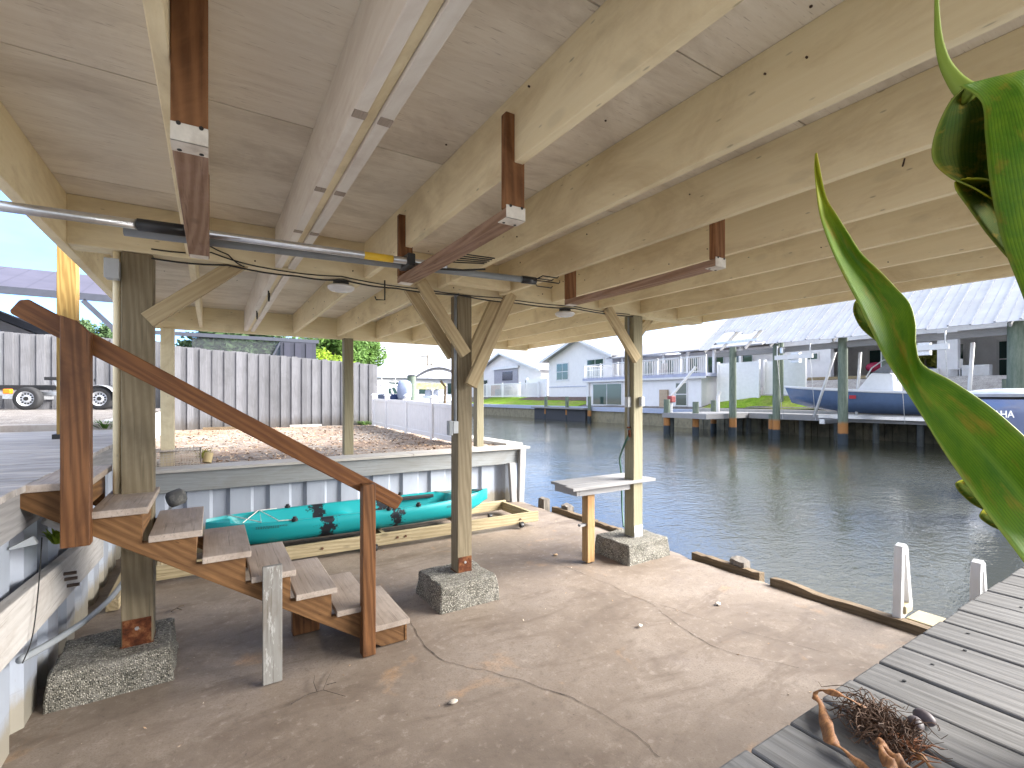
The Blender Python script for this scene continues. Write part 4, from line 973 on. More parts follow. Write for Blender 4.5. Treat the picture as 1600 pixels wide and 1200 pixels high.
b = B(); b.lathe((base.x, base.y, 1.10), [(.10, 0), (.12, .02), (.145, .22), (.155, .225), (.155, .25), (.135, .25), (.13, .2), (.02, .2)], 24); mk('pot', b, plain('terracotta', (.36, .15, .08), .8), t, smooth=40)

# dried husk and seeds on the dock
t = thing('dried_husk', 'dried brown leaf husk with tangled fibres lying on the grey dock', 'plant debris', atZ(1400, 1150, 1.1))
huskm = M('dry_leaf'); n_ = huskm.noise(huskm.coord((1, 3, 1)), 55, 6, .75); huskm.set(huskm.ramp(n_, [(.3, (.08, .028, .009)), (.5, (.21, .085, .025)), (.72, (.36, .19, .07))]), .7); huskm = huskm.m
fibm = plain('dark_fibre', (.07, .035, .018), .8, 0, var=.4, scale=40)
def strip(pts, wd, mat, name, z0=1.104):
    b = B(); n = 40; L_ = []; rows = []
    for i in range(n + 1):
        px, py, h = cat([tuple(map(float, p)) for p in pts], i / n); p = atZ(px, py, z0 + h); L_.append(p)
    for i, p in enumerate(L_):
        d = (L_[min(i + 1, n)] - L_[max(i - 1, 0)]).normalized(); s_ = d.cross(Vector((0, 0, 1))).normalized()
        wv = wd * (.25 + .75 * math.sin(math.pi * min(1, .12 + i / n * .9))); tw = .7 * math.sin(i * .35 + wd * 900)
        a = (s_ * math.cos(tw) + Vector((0, 0, 1)) * math.sin(tw)) * wv
        rows.append([p - a, p + Vector((0, 0, wv * .4)), p + a])
    b.grid(rows); return mk(name, b, mat, t, smooth=True, solid=.0012)
strip([(1360, 1110, .02), (1330, 1095, .035), (1300, 1082, .03), (1278, 1080, .02), (1270, 1092, .01)], .008, huskm, 'dry_leaf')
strip([(1272, 1088, .015), (1285, 1105, .01), (1292, 1135, .012), (1300, 1160, .01), (1325, 1178, .012), (1350, 1200, .01), (1380, 1225, .01)], .013, huskm, 'dry_leaf')
strip([(1370, 1155, .03), (1395, 1180, .03), (1420, 1200, .02), (1450, 1220, .01)], .012, huskm, 'dry_leaf')
strip([(1375, 1160, .035), (1390, 1195, .03), (1402, 1225, .02)], .012, huskm, 'dry_leaf')
strip([(1425, 1172, .02), (1440, 1185, .02), (1462, 1205, .02), (1480, 1225, .01)], .008, huskm, 'dry_leaf')
rr = random.Random(4); b = B()
for _ in range(330):
    u = rr.random(); px = 1340 + 80 * u + rr.gauss(0, 8); py = 1120 + 46 * u + rr.gauss(0, 12); p = atZ(px, py, 1.104 + .004)
    h = .008 + .026 * rr.random(); ph = rr.uniform(0, 6.28); cv = rr.uniform(-.9, .9); dx_ = rr.gauss(0, .004); dy_ = rr.gauss(0, .004); L_ = [p + Vector((.016 * math.cos(ph + k * cv) - .016 * math.cos(ph) + dx_ * k, .016 * math.sin(ph + k * cv) - .016 * math.sin(ph) + dy_ * k, abs(h * math.sin(k * .55)))) for k in range(8)]
    b.tube(L_, [.0009, .0012, .0012, .0011, .001, .0009, .0007, .0004], 4)
o = mk('fibre', b, fibm, t); o['kind'] = 'stuff'
b = B()
for _ in range(70):
    u = rr.random(); p = atZ(1375 + 50 * u + rr.gauss(0, 8), 1162 + 22 * u + rr.gauss(0, 8), 1.106); d = Vector((rr.gauss(.03, .02), rr.gauss(-.01, .015), rr.uniform(.0, .02)))
    b.tube([p, p + d * .5 + Vector((0, 0, .012)), p + d], [.0016, .0018, .0006], 4)
o = mk('husk_fibre', b, plain('red_fibre', (.20, .075, .03), .8, var=.4, scale=40), t); o['kind'] = 'stuff'
for px, py, lb, rz in ((1430, 1143, 'glossy black seed pod lying on the dock, nearer the dried husk', .4), (1444, 1132, 'dull dark purple seed pod lying against the black one on the dock', 1.2)):
    p = atZ(px, py, 1.1); b = B(); b.ball((0, 0, 0), .022, .015, .014, 3); bmesh.ops.rotate(b.bm, verts=b.bm.verts, cent=(0, 0, 0), matrix=Matrix.Rotation(rz, 3, 'Z'))
    for v in b.bm.verts: v.co.z += .05 * v.co.x * abs(v.co.x) / .024
    bmesh.ops.translate(b.bm, verts=b.bm.verts, vec=(p.x, p.y, 1.115)); tag(mk('seed_pod', b, plain('pod_' + str(px), (.02, .018, .024) if px < 1430 else (.07, .055, .06), .3 if px < 1430 else .6, 0, var=.3, scale=60), smooth=True), lb, 'seed pod')
# small litter on the slab
b = B(); rr = random.Random(21)
for _ in range(230):
    x = rr.uniform(-.7, 4.4); y = rr.uniform(1.2, 6.8); a = rr.uniform(0, 6.28); s_ = rr.choice((.005, .006, .008, .012)) * rr.uniform(.7, 1.3); z = slab_z(x, y) + .004
    u = Vector((math.cos(a), math.sin(a), rr.uniform(-.1, .3))) * s_; v = Vector((-math.sin(a), math.cos(a), .1)) * s_ * .45; p = Vector((x, y, z)); b.quad(p - u, p - v, p + u + Vector((0, 0, .004)), p + v)
o = mk('leaf_crumbs', b, litm.m); o['kind'] = 'stuff'; o['label'] = 'dry leaf crumbs scattered over the concrete slab'; o['category'] = 'leaf litter'
b = B()
for pts in (((455, 1100), (480, 1085), (505, 1078), (540, 1088)), ((505, 1078), (512, 1060), (520, 1045)), ((495, 1080), (490, 1066), (492, 1055)), ((510, 1070), (525, 1066))):
    b.tube([atZ(x, y, .008 + .006 * (k % 2)) for k, (x, y) in enumerate(pts)], [.0022, .002, .0016, .001][:len(pts)], 5)
tag(mk('twig', b, plain('twig_bark', (.06, .045, .035), .9)), 'dark forked twig lying on the slab in front of the stairs', 'twig')
b = B(); b.tube([atZ(268, 955, .01), atZ(280, 948, .012), atZ(287, 946, .01)], .005, 5); b.tube([atZ(276, 950, .012), atZ(284, 953, .01)], .003, 5)
tag(mk('twig', b, plain('twig_bark_b', (.07, .05, .035), .9)), 'short dark twig on the slab behind the thick post footing', 'twig')
for px, py, s_, c_, lb in ((868, 867, .03, (.35, .24, .14), 'small brown stone on the slab left of the bench leg'), (1122, 944, .028, (.62, .56, .48), 'flat pale shell on the slab right of the long crack'), (708, 1097, .03, (.42, .37, .31), 'flat grey chip on the slab below the crack in the foreground'), (1000, 978, .022, (.6, .54, .45), 'small pale shell on the slab below the bench footing')):
    p = atZ(px, py, 0); b = B(); b.ball((p.x, p.y, .004), s_, s_ * .7, s_ * .35, 2)
    for v in b.bm.verts: v.co += Vector((1, 1, .5)) * .006 * nrm(v.co, 60)
    tag(mk('pebble', b, plain('chip_' + str(px), c_, .8), smooth=True), lb, 'stone chip')

# conduit lying over the left wall and cord, timber offcuts beneath the stairs
b = B(); zc = [(-.80, 3.30, .50), (-.74, 3.70, .42), (-.70, 4.3, .30), (-.62, 4.75, .30), (-.54, 5.0, .45), (-.52, 5.05, .75), (-.52, 5.05, 1.2)]
L_ = [Vector(cat(zc, i / 40)) for i in range(41)]; b.tube(L_, .019, 10)
tag(mk('conduit_pipe', b, pvc_grey, smooth=True), 'curved grey conduit sweeping from the left seawall up behind the thick post', 'pipe')
b = B(); L_ = [Vector(cat([(-.765, 3.5, 1.05), (-.757, 3.4, .80), (-.757, 3.3, .60), (-.78, 3.25, .5)], i / 20)) for i in range(21)]; b.tube(L_, .003, 5)
tag(mk('cord', b, black), 'thin dark cord hanging over the slanted grey board on the left wall', 'cord')
b = B(); b.box(-.75, -.66, 5.2, 6.3, 0, .09); tag(mk('timber_offcut', b, beamy, bev=.004), 'squared timber offcut on the slab along the foot of the left wall', 'timber')
b = B(); b.box(-.70, -.47, 6.35, 6.42, .0, .1); tag(mk('timber_offcut', b, beamw, bev=.004), 'short timber offcut lying crosswise near the corner of the two white walls', 'timber')
p = atY(133, 822, 4.1); b = B(); b.tube([(-.80, 3.72, 1.10), (-.72, 3.78, 1.02), (-.69, 3.80, .985)], .024, 12); tag(mk('drain_pipe', b, plain('white_pipe', (.5, .5, .5), .5), smooth=True), 'short white pipe stub poking from the left wall beneath the stair top', 'pipe')
def weed(name, c, n, spread, hgt, mat, lb, cat_):
    t = B(); rr = random.Random(hash(lb) % 1000 if False else len(lb))
    for _ in range(n):
        a = rr.uniform(0, 6.28); d = Vector((math.cos(a), math.sin(a), 0)); p = Vector(c) + d * rr.uniform(0, spread * .4); h = hgt * rr.uniform(.5, 1)
        s_ = Vector((-d.y, d.x, 0)) * rr.uniform(.004, .012) * (1 + hgt); q = p + d * spread * .3 + Vector((0, 0, h * .65)); e = p + d * spread * rr.uniform(.5, 1) + Vector((0, 0, h))
        t.bm.faces.new([t.bm.verts.new(v) for v in (p - s_ * .5, p + s_ * .5, q + s_)]); t.bm.faces.new([t.bm.verts.new(v) for v in (p - s_ * .5, q + s_, e, q - s_)])
    return tag(mk(name, t, mat), lb, cat_)
weed('weed', (-.80, 3.98, .90), 60, .09, .10, limem, 'bright green weed sprouting from the left wall below the stairs', 'weed')
weed('weed', tuple(atZ(318, 716, .88)), 40, .16, .16, yellowm, 'pale yellowish weed beside the wire trap in the yard', 'weed')
weed('weed', tuple(atZ(572, 664, .88)), 90, .5, .18, midm, 'low green weed clump at the right foot of the wooden fence', 'weed')
weed('weed', (-1.25, 8.62, 1.36), 40, .2, .14, midm, 'small green weed beside the kerb at the end of the deck', 'weed')
# grey motor pulley / fender by the wall (dark roller)
b = B(); c_ = atY(272, 782, 6.4); b.lathe((c_.x - .06, c_.y, c_.z), [(.02, 0), (.06, .0), (.085, .02), (.09, .06), (.09, .14), (.06, .17), (.02, .17)], 18, axis=(1, .3, .3))
t = thing('trolley_wheel', 'scuffed dark wheel standing behind the stairs by the kayak', 'wheel', (c_.x, c_.y, 0)); mk('tyre', b, plain('scuffed_rubber', (.06, .06, .06), .8, dirt=(.35, .33, .3), dirt_amt=.7), t, smooth=45)
b = B(); b.tube([(c_.x, c_.y, c_.z), (c_.x - .1, c_.y + .12, c_.z - .25), (c_.x - .1, c_.y + .12, 0)], .018, 8); mk('strut', b, galv, t)

# ================================================================== LEFT AND REAR YARD
t = thing('wire_trap', 'rusty white wire crab trap lying in the litter yard', 'trap', (-.35, 7.6, .9))
b = B(); x0, x1, y0, y1, z0, z1 = -.62, -.12, 7.48, 7.95, .90, 1.10
def wl(p, q, r_=.0045): b.tube([p, q], r_, 4, cap=False)
for i in range(15):
    u = i / 14; x = x0 + (x1 - x0) * u; y = y0 + (y1 - y0) * u
    wl((x, y0, z0), (x, y0, z1)); wl((x, y0, z1), (x, y1, z1)); wl((x, y1, z0), (x, y1, z1)); wl((x0, y, z1), (x1, y, z1)); wl((x0, y, z0), (x0, y, z1)); wl((x1, y, z0), (x1, y, z1))
for i in range(7):
    z = z0 + (z1 - z0) * i / 6; wl((x0, y0, z), (x1, y0, z)); wl((x0, y1, z), (x1, y1, z)); wl((x0, y0, z), (x0, y1, z)); wl((x1, y0, z), (x1, y1, z))
mk('mesh_cage', b, plain('trap_wire', (.62, .55, .47), .6, dirt=(.35, .2, .1), dirt_amt=.6), t)
b = B(); b.cyl((-.05, 7.6, .92), .055, .13, 12, axis=(.2, .3, 1)); tag(mk('bait_cup', b, plain('tan_cup', (.48, .38, .2), .7), smooth=40), 'tan plastic cup standing at the right end of the wire trap', 'cup')
b = B(); b.box(-1.1, -.6, 8.0, 8.3, .86, .93); tag(mk('concrete_pad', b, plain('pad', (.5, .47, .43), .9)), 'flat pale concrete slab piece at the foot of the left rear post', 'paving')
kb = B(); kb.box(-6.5, -1.12, 8.60, 8.84, 1.0, 1.435); tag(mk('kerb', kb, plain('kerb_concrete', (.40, .36, .33), .9, dirt=(.22, .18, .15), dirt_amt=.6), bev=.01), 'low concrete kerb at the far end of the pale deck', 'kerb')
b = B(); rr = random.Random(2)
rows = []
for i in range(30):
    y = 8.85 + 7.0 * i / 29
    rows.append([(-1.08 + .05 * nrm((y * 3, 1, z * 5), 1), y, z) for z in (.8, .95, 1.1, 1.25, 1.40, 1.43)] + [(-1.35, y, 1.43)])
b.grid(rows); bmesh.ops.subdivide_edges(b.bm, edges=b.bm.edges, cuts=2, use_grid_fill=True)
for v in b.bm.verts: v.co.x += .05 * nrm(v.co, 7)
tag(mk('rubble_wall', b, plain('rubble', (.46, .45, .44), .95, 0, var=.35, scale=8, bump=1), solid=.05), 'rough pale rubble wall holding the higher gravel yard behind the posts', 'retaining wall')
# new pine post
t = thing('pine_post', 'yellow new pine post standing on the pale deck', 'post', (-1.31, 6.98, 1.35))
b = B(); b.box(-1.40, -1.24, 6.92, 7.08, 1.36, 4.6); mk('shaft', b, pinew, t, bev=.006)
b = B(); b.box(-1.43, -1.21, 6.89, 7.11, 1.348, 1.40); mk('base_bracket', b, black, t)
b = B(); b.box(-1.42, -1.22, 6.90, 7.10, 4.6, 4.64); mk('post_cap', b, pinew, t)
# shadow-box fence
def fence_run(x0, x1, y, zb, zt, lb, seed):
    t = thing('wooden_fence', lb, 'fence', ((x0 + x1) / 2, y, 0)); rr = random.Random(seed)
    b = B(); x = x0; i = 0
    while x < x1:
        wv = min(.165, x1 - x); z0 = zb(x); z1 = zt(x) + rr.uniform(-.015, .015); yo = y + (0 if i % 2 == 0 else .032) + rr.uniform(-.004, .004); c = .02; tl = rr.uniform(-.004, .004)
        b.prism([(x, yo, z0), (x + wv, yo, z0), (x + wv + tl, yo, z1 - c), (x + wv - c + tl, yo, z1), (x + c + tl, yo, z1), (x + tl, yo, z1 - c)], (0, .018, 0)); x += .147; i += 1
    mk('board_panel', b, fencew, t)
    b = B()
    for f in (.15, .5, .86): b.beam((x0, y + .09, zb(x0) + f * (zt(x0) - zb(x0))), (x1, y + .09, zb(x1) + f * (zt(x1) - zb(x1))), .05, .09)
    mk('rail', b, fencew, t)
fence_run(-13.5, -1.15, 16.9, lambda x: 1.40, lambda x: 3.51 - .012 * (x + 12), 'grey board fence behind the boat trailer on the higher gravel yard', 1)
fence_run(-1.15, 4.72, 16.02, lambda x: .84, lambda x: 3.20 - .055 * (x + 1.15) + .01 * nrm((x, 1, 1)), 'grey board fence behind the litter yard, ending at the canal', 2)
b = B(); b.box(-.2, 1.0, 15.75, 15.85, .86, .95); tag(mk('loose_plank', b, rotw), 'dark loose plank lying along the foot of the wooden fence', 'plank')
b = B(); b.box(2.0, 2.9, 15.7, 15.85, .88, .95); tag(mk('loose_plank', b, capw), 'pale loose plank lying along the foot of the wooden fence', 'plank')
# white vinyl fence along the canal
t = thing('vinyl_fence', 'low white vinyl fence along the canal side of the litter yard', 'fence', (4.2, 12, .9))
def vp(Y): return 4.36 - (15 - Y) * .055
posts = [15.2, 13.6, 11.6, 9.7, 8.35]; hs = [1.82, 1.80, 1.79, 1.75, 1.72]
for i, Y in enumerate(posts):
    b = B(); b.box(vp(Y) - .06, vp(Y) + .06, Y - .06, Y + .06, .85, hs[i] + .03); p_ = mk('fence_post', b, vinylw, t, bev=.004)
    b = B(); b.hexa([(vp(Y) - .085, Y - .085, hs[i] + .03), (vp(Y) + .085, Y - .085, hs[i] + .03), (vp(Y) + .085, Y + .085, hs[i] + .03), (vp(Y) - .085, Y + .085, hs[i] + .03), (vp(Y) - .05, Y - .05, hs[i] + .085), (vp(Y) + .05, Y - .05, hs[i] + .085), (vp(Y) + .05, Y + .05, hs[i] + .085), (vp(Y) - .05, Y + .05, hs[i] + .085)]); mk('post_cap', b, vinylw, p_)
for i in range(4):
    a, c = posts[i], posts[i + 1]; b = B(); za = hs[i] - .12; zc_ = hs[i + 1] - .12
    b.beam((vp(a), a - .06, za), (vp(c), c + .06, zc_), .05, .09); b.beam((vp(a), a - .06, .97), (vp(c), c + .06, .97), .05, .10)
    mk('rail', b, vinylw, t, bev=.004); n = int((a - c) / .15); b = B()
    for k in range(n):
        y0_, y1_ = a - .06 - (a - c - .12) * k / n, a - .06 - (a - c - .12) * (k + 1) / n; zt_ = za + (zc_ - za) * k / n
        b.hexa([(vp(y0_) - .012, y0_, 1.0), (vp(y0_) + .012, y0_, 1.0), (vp(y1_) + .012, y1_ + .004, 1.0), (vp(y1_) - .012, y1_ + .004, 1.0), (vp(y0_) - .012, y0_, zt_), (vp(y0_) + .012, y0_, zt_), (vp(y1_) + .012, y1_ + .004, zt_), (vp(y1_) - .012, y1_ + .004, zt_)])
    mk('panel', b, vinylw, t)
# boat trailer
def wheel(parent, c, ax, r_=.285, w_=.18):
    ax = Vector(ax).normalized(); c = Vector(c) - ax * w_ / 2
    b = B(); b.lathe(c, [(r_ * .62, 0), (r_ * .86, -.008), (r_ * .97, .012), (r_, .04), (r_, w_ - .04), (r_ * .97, w_ - .012), (r_ * .86, w_ + .008), (r_ * .62, w_)], 32, axis=ax, cap=False); wt = mk('wheel', b, tyrem, parent, smooth=50)
    b = B(); b.lathe(c + ax * (w_ - .05), [(r_ * .1, .03), (r_ * .24, .03), (r_ * .28, .012), (r_ * .52, .0), (r_ * .56, .02), (r_ * .63, .055)], 32, axis=ax, cap=False); mk('rim', b, rimm, wt, smooth=50)
    b = B(); u = ax.orthogonal().normalized(); v = ax.cross(u)
    for k in range(12):
        a = k * math.pi / 6; q = c + ax * (w_ - .037) + (u * math.cos(a) + v * math.sin(a)) * r_ * .42; b.cyl(q, .022, .004, 8, axis=ax)
    b.cyl(c + ax * (w_ - .03), .05, .03, 12, axis=ax); mk('hub', b, black, wt)
rzt = -.36
ct = pt(158, 640, 12.0) - Matrix.Rotation(rzt, 3, 'Z') @ Vector((1.62, -.55, 0)); gx = Vector((CA, -SA, 0)); gy_ = Vector((SA, CA, 0))
t = thing('boat_trailer', 'galvanised boat trailer parked in front of the wooden fence', 'trailer', (ct.x, ct.y, 1.47), rz=rzt)
# local x along the picture's right, local y away
for x, y in ((1.62, -.55), (.08, -.55), (1.62, .62), (.08, .62)): wheel(t, (x, y, .285), (0, -1 if y < 0 else 1, 0))
for y in (-.35, .42):
    b = B(); b.box(-1.3, 2.3, y - .04, y + .04, .36, .46); mk('frame_rail', b, galv, t, bev=.006)
for x in (1.62, .08, 2.2): 
    b = B(); b.box(x - .03, x + .03, -.55, .62, .26, .34); mk('axle', b, galv, t)
for y in (-.30, .37):
    b = B(); b.box(-1.25, 2.2, y - .05, y + .05, .50, .62); mk('bunk', b, rubber, t, bev=.01)
    for x in (-1.0, .4, 1.2):
        b = B(); b.box(x - .025, x + .025, y - .02, y + .02, .44, .51); mk('bunk_bracket', b, galv, t)
for x, s_ in ((.72, -1), (1.95, -1), (.72, 1.0)):
    yy = -.5 if s_ < 0 else .6
    b = B(); b.beam((x, yy, .46), (x - (.12 if x < 1 else -.14), yy, .76), .05, .05, (0, 1, 0)); mk('guide_post', b, galv, t)
    xt = x - (.12 if x < 1 else -.14); b = B(); b.box(xt - .20, xt + .26, yy - .05, yy + .05, .74, .82); mk('guide_board', b, rubber, t, bev=.01)
for y in (-.55, .62):
    b = B(); rows = []
    for i in range(13):
        a = math.pi * i / 12; rows.append([(1.62 + .38 * math.cos(a), y - .14, .28 + .34 * math.sin(a)), (1.62 + .38 * math.cos(a), y + .14, .28 + .34 * math.sin(a))])
    b.grid(rows); mk('mudguard', b, galv, t, solid=.012, smooth=True)
b = B(); b.box(-.42, -.26, -.60, -.5, .40, .52); mk('amber_light', b, orangem, t, bev=.02)
b = B(); b.box(-.42, -.2, -.6, -.5, .28, .39); mk('tail_bracket', b, galv, t)

# pool cage behind the fence
t = thing('pool_cage', 'dark framed pool screen enclosure with a purple grey patio roof behind the fence', 'screen enclosure', (-3, 21, 1.4))
Yc = 19.0; ze = EYE + 3.05
b = B(); b.hexa([(-14, Yc, ze - .02), (.3, Yc, ze - .02), (.3, Yc + 3.2, ze + 1.15), (-14, Yc + 3.2, ze + 1.15), (-14, Yc, ze + .06), (.3, Yc, ze + .06), (.3, Yc + 3.2, ze + 1.23), (-14, Yc + 3.2, ze + 1.23)]); mk('patio_roof', b, purplem, t)
b = B(); b.box(-14, .3, Yc - .06, Yc + .0, ze - .16, ze + .05); mk('fascia', b, cagem, t)
def mem(p, q, w_=.10): b = B(); b.beam(p, q, w_, w_ + .02); return mk('frame_member', b, cagem, t)
zl = EYE + 2.05
for X in (-12, -8.2, -3.84, -1.48): mem((X, Yc, 1.3), (X, Yc, ze - .17))
mem((-3.25, Yc, ze - .17), (-2.55, Yc, zl + .05), .12)
mem((-2.6, Yc + .0, zl), (3.4, Yc + .02, zl))
mem((-7.6, Yc + .1, zl + .85), (-4.9, Yc + .1, zl - .35), .16)
for X in (.48, .87, 2.1): mem((X, Yc, .9), (X, Yc, zl - .06), .055)
mem((1.35, Yc, 2.2), (2.1, Yc, zl - .1), .04)
scr = M('insect_screen'); scr.set((.05, .055, .065), .8)
tp = scr.t.nodes.new('ShaderNodeBsdfTransparent'); ms = scr.t.nodes.new('ShaderNodeMixShader'); ms.inputs[0].default_value = .40
scr.link(tp.outputs[0], ms.inputs[1]); scr.link(scr.b.outputs[0], ms.inputs[2]); scr.link(ms.outputs[0], scr.o.inputs[0])
b = B(); b.box(-.54, 2.1, Yc + .04, Yc + .05, .9, zl - .06); mk('screen', b, scr.m, t)
b = B(); b.box(2.1, 3.3, Yc - .02, Yc + 1.6, .9, zl - .06); mk('privacy_panel', b, plain('charcoal_panel', (.028, .03, .045), .5), t)
for X in (2.22, 2.58, 2.95): b = B(); b.box(X, X + .2, Yc - .045, Yc - .022, .9, zl - .1); mk('panel_strip', b, plain('grey_panel', (.035, .036, .055), .5), t)
# neighbour's house under the cage
t = thing('neighbour_house', 'grey sided gable house glimpsed beneath the purple patio roof', 'house', (-9, 24, 1.4))
b = B(); b.prism([(-13, 23, 1.4), (-4.6, 23, 1.4), (-4.6, 23, 3.7), (-8.6, 23, 5.6), (-13, 23, 3.9)], (0, 7, 0)); mk('wall', b, siding, t)
b = B(); b.beam((-8.6, 22.8, 5.72), (-3.6, 22.8, 3.42), .5, .22); b.beam((-8.6, 22.8, 5.72), (-13.5, 22.8, 3.7), .5, .22); mk('fascia_board', b, cagem, t)
b = B(); b.quad((-8.6, 22.6, 5.85), (-3.4, 22.6, 3.45), (-3.4, 30, 3.45), (-8.6, 30, 5.85)); b.quad((-8.6, 22.6, 5.85), (-13.7, 22.6, 3.5), (-13.7, 30, 3.5), (-8.6, 30, 5.85)); mk('roof', b, shingle, t, solid=.08)
b = B(); b.box(-7.0, -5.6, 22.93, 22.99, 2.8, 4.0); wn = mk('window', b, whitep, t); b = B(); b.box(-6.9, -6.33, 22.90, 22.925, 2.9, 3.9); b.box(-6.27, -5.7, 22.90, 22.925, 2.9, 3.9); mk('pane', b, glassm, wn)

# trees
def tree(name, c, rad, h, n, ls, mat, lb, cat_='tree', trunk=.18, blobs=14, seed=1, base=0.8, flat=.75):
    t = thing(name, lb, cat_, (c[0], c[1], base)); rr = random.Random(seed)
    zc_ = base + h - rad * flat; C_ = []
    for _ in range(blobs):
        v = Vector((rr.gauss(0, 1), rr.gauss(0, 1), rr.gauss(0, .8))).normalized() * rr.uniform(.25, .85)
        C_.append((Vector((c[0] + v.x * rad, c[1] + v.y * rad, zc_ + v.z * rad * flat)), rad * rr.uniform(.22, .42)))
    if trunk:
        b = B(); top = Vector((c[0], c[1], zc_)); b.tube([(c[0] + .1, c[1], base - .1), (c[0], c[1] + .05, base + (zc_ - base) * .5), top], [trunk, trunk * .75, trunk * .4], 8)
        for p, r_ in C_[::2]: b.tube([Vector((c[0], c[1], base + (zc_ - base) * .6)), (top + p) / 2 - Vector((0, 0, .2)), p], [trunk * .4, trunk * .25, trunk * .08], 5)
        mk('trunk', b, barkm, t, smooth=True)
    bm = bmesh.new()
    for _ in range(n):
        p, r_ = rr.choice(C_); d = Vector((rr.gauss(0, 1), rr.gauss(0, 1), rr.gauss(0, 1))).normalized(); q = p + d * r_ * rr.random() ** .35
        u = Vector((rr.gauss(0, 1), rr.gauss(0, 1), rr.gauss(0, .6))).normalized(); v = u.orthogonal().normalized(); s_ = ls * rr.uniform(.6, 1.4); u *= s_; v *= s_ * .5
        bm.faces.new([bm.verts.new(x_) for x_ in (q - u, q - v * .9, q + u, q + v)])
    mk('crown', bm, mat, t); return t
pp = pt(365, 600, 26); tree('oak_tree', (pp.x, pp.y), 2.9, 6.3, 9000, .16, oakm, 'dark green tree seen through the dark pool screen', seed=3, blobs=22)
pp = pt(300, 600, 30); tree('oak_tree', (pp.x - 3, pp.y + 6), 2.2, 5.0, 3500, .16, oakm, 'low grey green tree left of the dark screened tree, behind the fence', seed=13)
pp = pt(513, 600, 22); tree('lime_bush', (pp.x, pp.y), 1.5, 3.3, 3200, .09, limem, 'bright lime green bush behind the fence right of the charcoal panels', 'bush', trunk=.06, seed=4)
pp = pt(520, 600, 32); tree('round_tree', (pp.x, pp.y), 2.6, 6.1, 6000, .16, midm, 'mid green tree standing behind the lime bush', seed=5)
pp = pt(562, 600, 38); tree('round_tree', (pp.x, pp.y), 2.8, 6.4, 6000, .18, midm, 'mid green tree standing behind the white arched boat tower', seed=6)
pp = pt(742, 600, 75); tree('round_tree', (pp.x, pp.y), 3.8, 8.3, 3000, .3, midm, 'distant tree left of the small gabled house across the canal', seed=8)
pp = pt(135, 600, 60); tree('oak_tree', (pp.x, pp.y), 3.6, 11.0, 3000, .25, oakm, 'small distant tree seen between the yellow pine post and the thick post', seed=9, base=1.4)

# neighbour's boats seen over the vinyl fence
def outboard(parent, c, s=1.0, mat=cowlm, low=navy, rz=0):
    c = Vector(c)
    def P(x, y, z): return c + Matrix.Rotation(rz, 3, 'Z') @ Vector((x * s, y * s, z * s))
    b = B(); rows = []
    for z, wx, wy, oy in ((0, .17, .24, 0), (.10, .20, .30, 0), (.30, .205, .33, .0), (.46, .19, .31, .02), (.54, .15, .25, .03), (.575, .05, .12, .03)):
        rows.append([P(wx * (abs(math.cos(a)) ** .6) * (1 if math.cos(a) > 0 else -1), oy + wy * (abs(math.sin(a)) ** .6) * (1 if math.sin(a) > 0 else -1), z) for a in [2 * math.pi * k / 24 for k in range(24)]])
    b.grid(rows, close=True); b.bm.verts.ensure_lookup_table(); b.bm.faces.new(b.bm.verts[:24]); b.bm.faces.new(b.bm.verts[-24:])
    e = mk('cowling', b, mat, parent, smooth=40)
    b = B(); rows = []
    for z, wx, wy in ((-.02, .165, .22), (-.25, .12, .17), (-.6, .07, .14), (-.9, .05, .13), (-1.05, .02, .10)):
        rows.append([P(wx * math.cos(a), wy * math.sin(a), z) for a in [2 * math.pi * k / 16 for k in range(16)]])
    b.grid(rows, close=True); b.bm.verts.ensure_lookup_table(); b.bm.faces.new(b.bm.verts[:16]); b.bm.faces.new(b.bm.verts[-16:]); mk('leg', b, low, parent, smooth=40)
    return e
def hull(parent, c, L, W, Hh, mat, rz, rake=.25, name='hull'):
    b = B(); rows = []; Rm = Matrix.Rotation(rz, 3, 'Z'); c = Vector(c); N = 24
    for i in range(N + 1):
        u = i / N; wv = W / 2 * (1 - max(0, (u - .45) / .55) ** 2.4) + .02; kz = Hh * .55 * max(0, (u - .55) / .45) ** 2; gz = Hh * (1 + rake * u * u); x = L * u + (.0 if u < 1 else 0)
        half = [(0, kz), (.45, kz + .12 * Hh), (.8, kz + .28 * Hh + .1 * (gz - kz - .3 * Hh)), (.93, kz + (gz - kz) * .6), (1, gz), (.93, gz), (.9, gz - .10 * Hh if u < .97 else gz), (.5, gz - .12 * Hh), (0, gz - .12 * Hh)]
        fl = lambda a, z: x + (z - kz) / Hh * .35 * max(0, (u - .6) / .4) ** 1.5
        rows.append([c + Rm @ Vector((fl(a, z), wv * a, z)) for a, z in half] + [c + Rm @ Vector((fl(a, z), -wv * a, z)) for a, z in half[-2:0:-1]])
    b.grid(rows, close=True); b.bm.verts.ensure_lookup_table(); n = len(rows[0]); b.bm.faces.new(b.bm.verts[:n]); b.bm.faces.new(b.bm.verts[-n:])
    return mk(name, b, mat, parent, smooth=40)
LF = R(90)
p = pt(632, 620, 17.5)
t = thing('motor_boat', 'white motor boat with one large blue grey outboard behind the vinyl fence', 'boat', (p.x, p.y, WZ))
hull(t, (p.x + .1, p.y + .55, .75), 6.5, 2.2, .9, whitegel, R(62)); e = outboard(t, (p.x, p.y, 1.72), 1.2, plain('blue_cover', (.22, .26, .38), .7), navy, R(-28))
b = B(); q = pt(615, 625, 17.4); b.box(q.x - .35, q.x + .35, q.y, q.y + .8, 1.55, 1.9); mk('stern_box', b, plain('deep_blue', (.03, .05, .15), .4), t, bev=.03)
p = pt(572, 590, 20); 
b = B(); wz = lambda x, y, z: p + Vector((x * CA + y * SA, -x * SA + y * CA, z - 2.6 + .0))
